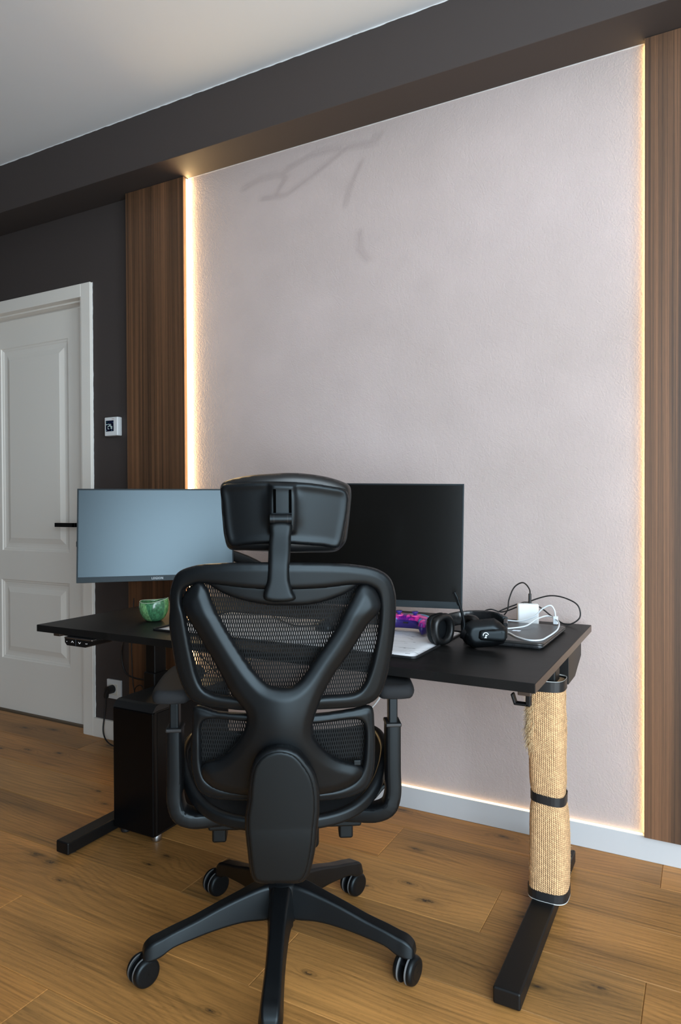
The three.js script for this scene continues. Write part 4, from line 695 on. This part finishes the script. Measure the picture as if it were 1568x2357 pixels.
  // gas lift and five-star base
  mesh('gas_lift', mergeGeometries([new THREE.CylinderGeometry(0.014, 0.014, 0.20, 28).translate(0, 0.25, 0), new THREE.CylinderGeometry(0.025, 0.027, 0.16, 28).translate(0, 0.15, 0)]), M.steel, t);
  const base = new THREE.Group(); base.name = 'star_base'; t.add(base);
  mesh('hub', new THREE.LatheGeometry([[0.026, 0.100], [0.040, 0.095], [0.046, 0.12], [0.048, 0.160], [0.046, 0.183], [0.040, 0.191], [0.024, 0.194], [0.022, 0.215], [0.014, 0.218]].map((p) => V2(...p)), 40), M.plastic, base);
  // [radius, top, bottom, half width]
  const sec = [[0.030, 0.189, 0.106, 0.030], [0.055, 0.186, 0.106, 0.028], [0.10, 0.172, 0.108, 0.0235], [0.16, 0.152, 0.102, 0.021], [0.22, 0.130, 0.091, 0.0205], [0.27, 0.1145, 0.080, 0.0215], [0.295, 0.106, 0.066, 0.0225], [0.318, 0.098, 0.060, 0.0225], [0.332, 0.086, 0.060, 0.019], [0.336, 0.076, 0.062, 0.014]];
  const cen = V3(0, 0, 0);
  [28.7, 100.7, 172.7, 244.7, 316.7].forEach((deg, k) => {
    const a = rad(deg - 32), dir = V3(Math.sin(a), 0, Math.cos(a)), sd = V3(Math.cos(a), 0, -Math.sin(a));
    const c = new THREE.CatmullRomCurve3(sec.map(([r, y1, y0]) => V3(r, y1, y0))), cw = new THREE.CatmullRomCurve3(sec.map(([r, , , w]) => V3(r, w, 0))), rings = [];
    for (let i = 0; i <= 40; i++) { const p = c.getPoint(i / 40), w = cw.getPoint(i / 40).y, hh = (p.y - p.z) / 2, cy = (p.y + p.z) / 2; rings.push(rring(w, hh, Math.min(w, hh) * 0.36, 4).map((q) => { const flare = 1 - 0.18 * (q.y / hh); return dir.clone().multiplyScalar(p.x).addScaledVector(sd, -q.x * flare).add(V3(0, cy + q.y, 0)); })); }
    const arm = mesh('base_arm', loft(rings), M.plastic, base);
    arm.userData.k = k;
  });
  // twin-wheel casters
  const ca = [[28.7, 0.330, 75], [99.0, 0.320, 83], [173.4, 0.317, 74], [247.4, 0.340, 72], [317.0, 0.335, 73]];
  const wheelG = new THREE.LatheGeometry([[0.001, 0.010], [0.018, 0.0105], [0.0185, 0.0095], [0.024, 0.0105], [0.029, 0.009], [0.0315, 0.0055], [0.0325, 0.002], [0.0325, -0.007], [0.031, -0.0085], [0.001, -0.0085]].map((p) => V2(...p)), 40).rotateX(Math.PI / 2);
  const tread = new THREE.CylinderGeometry(0.0329, 0.0329, 0.0045, 40, 1, true).rotateX(Math.PI / 2).translate(0, 0, -0.0045);
  const treadM = mat('worn_grey_tread', lin(0.16, 0.165, 0.17), { roughness: 0.7 });
  ca.forEach(([deg, r, axis]) => {
    const a = rad(deg - 32), c = new THREE.Group(); c.name = 'caster' + (base.children.filter((o) => o.name.startsWith('caster')).length ? '_' + String(base.children.filter((o) => o.name.startsWith('caster')).length).padStart(3, '0') : '');
    c.position.set(Math.sin(a) * r, 0.033, Math.cos(a) * r); c.rotation.y = rad(axis - 32); base.add(c);
    const w = mesh('wheel', wheelG, M.plastic, c); w.position.z = 0.015;
    const w2 = mesh('wheel', wheelG, M.plastic, c); w2.position.z = -0.015; w2.rotation.y = Math.PI;
    const t1 = mesh('tread', tread, treadM, c); t1.position.z = 0.015; const t2 = mesh('tread', tread, treadM, c); t2.position.z = -0.015; t2.rotation.y = Math.PI;
    mesh('fork', mergeGeometries([new THREE.CylinderGeometry(0.0245, 0.0245, 0.016, 28, 1, false, 0, Math.PI * 1.15).rotateX(Math.PI / 2).rotateZ(0.4).toNonIndexed(), new THREE.CylinderGeometry(0.0065, 0.0065, 0.03, 16).translate(0, 0.022, 0).toNonIndexed(), new THREE.CylinderGeometry(0.006, 0.006, 0.026, 12).rotateX(Math.PI / 2).toNonIndexed()]), M.gloss, c);
  });
}

scene.traverse((o) => { if (o.isMesh) { o.castShadow = true; o.receiveShadow = true; } });
renderer.render(scene, camera);
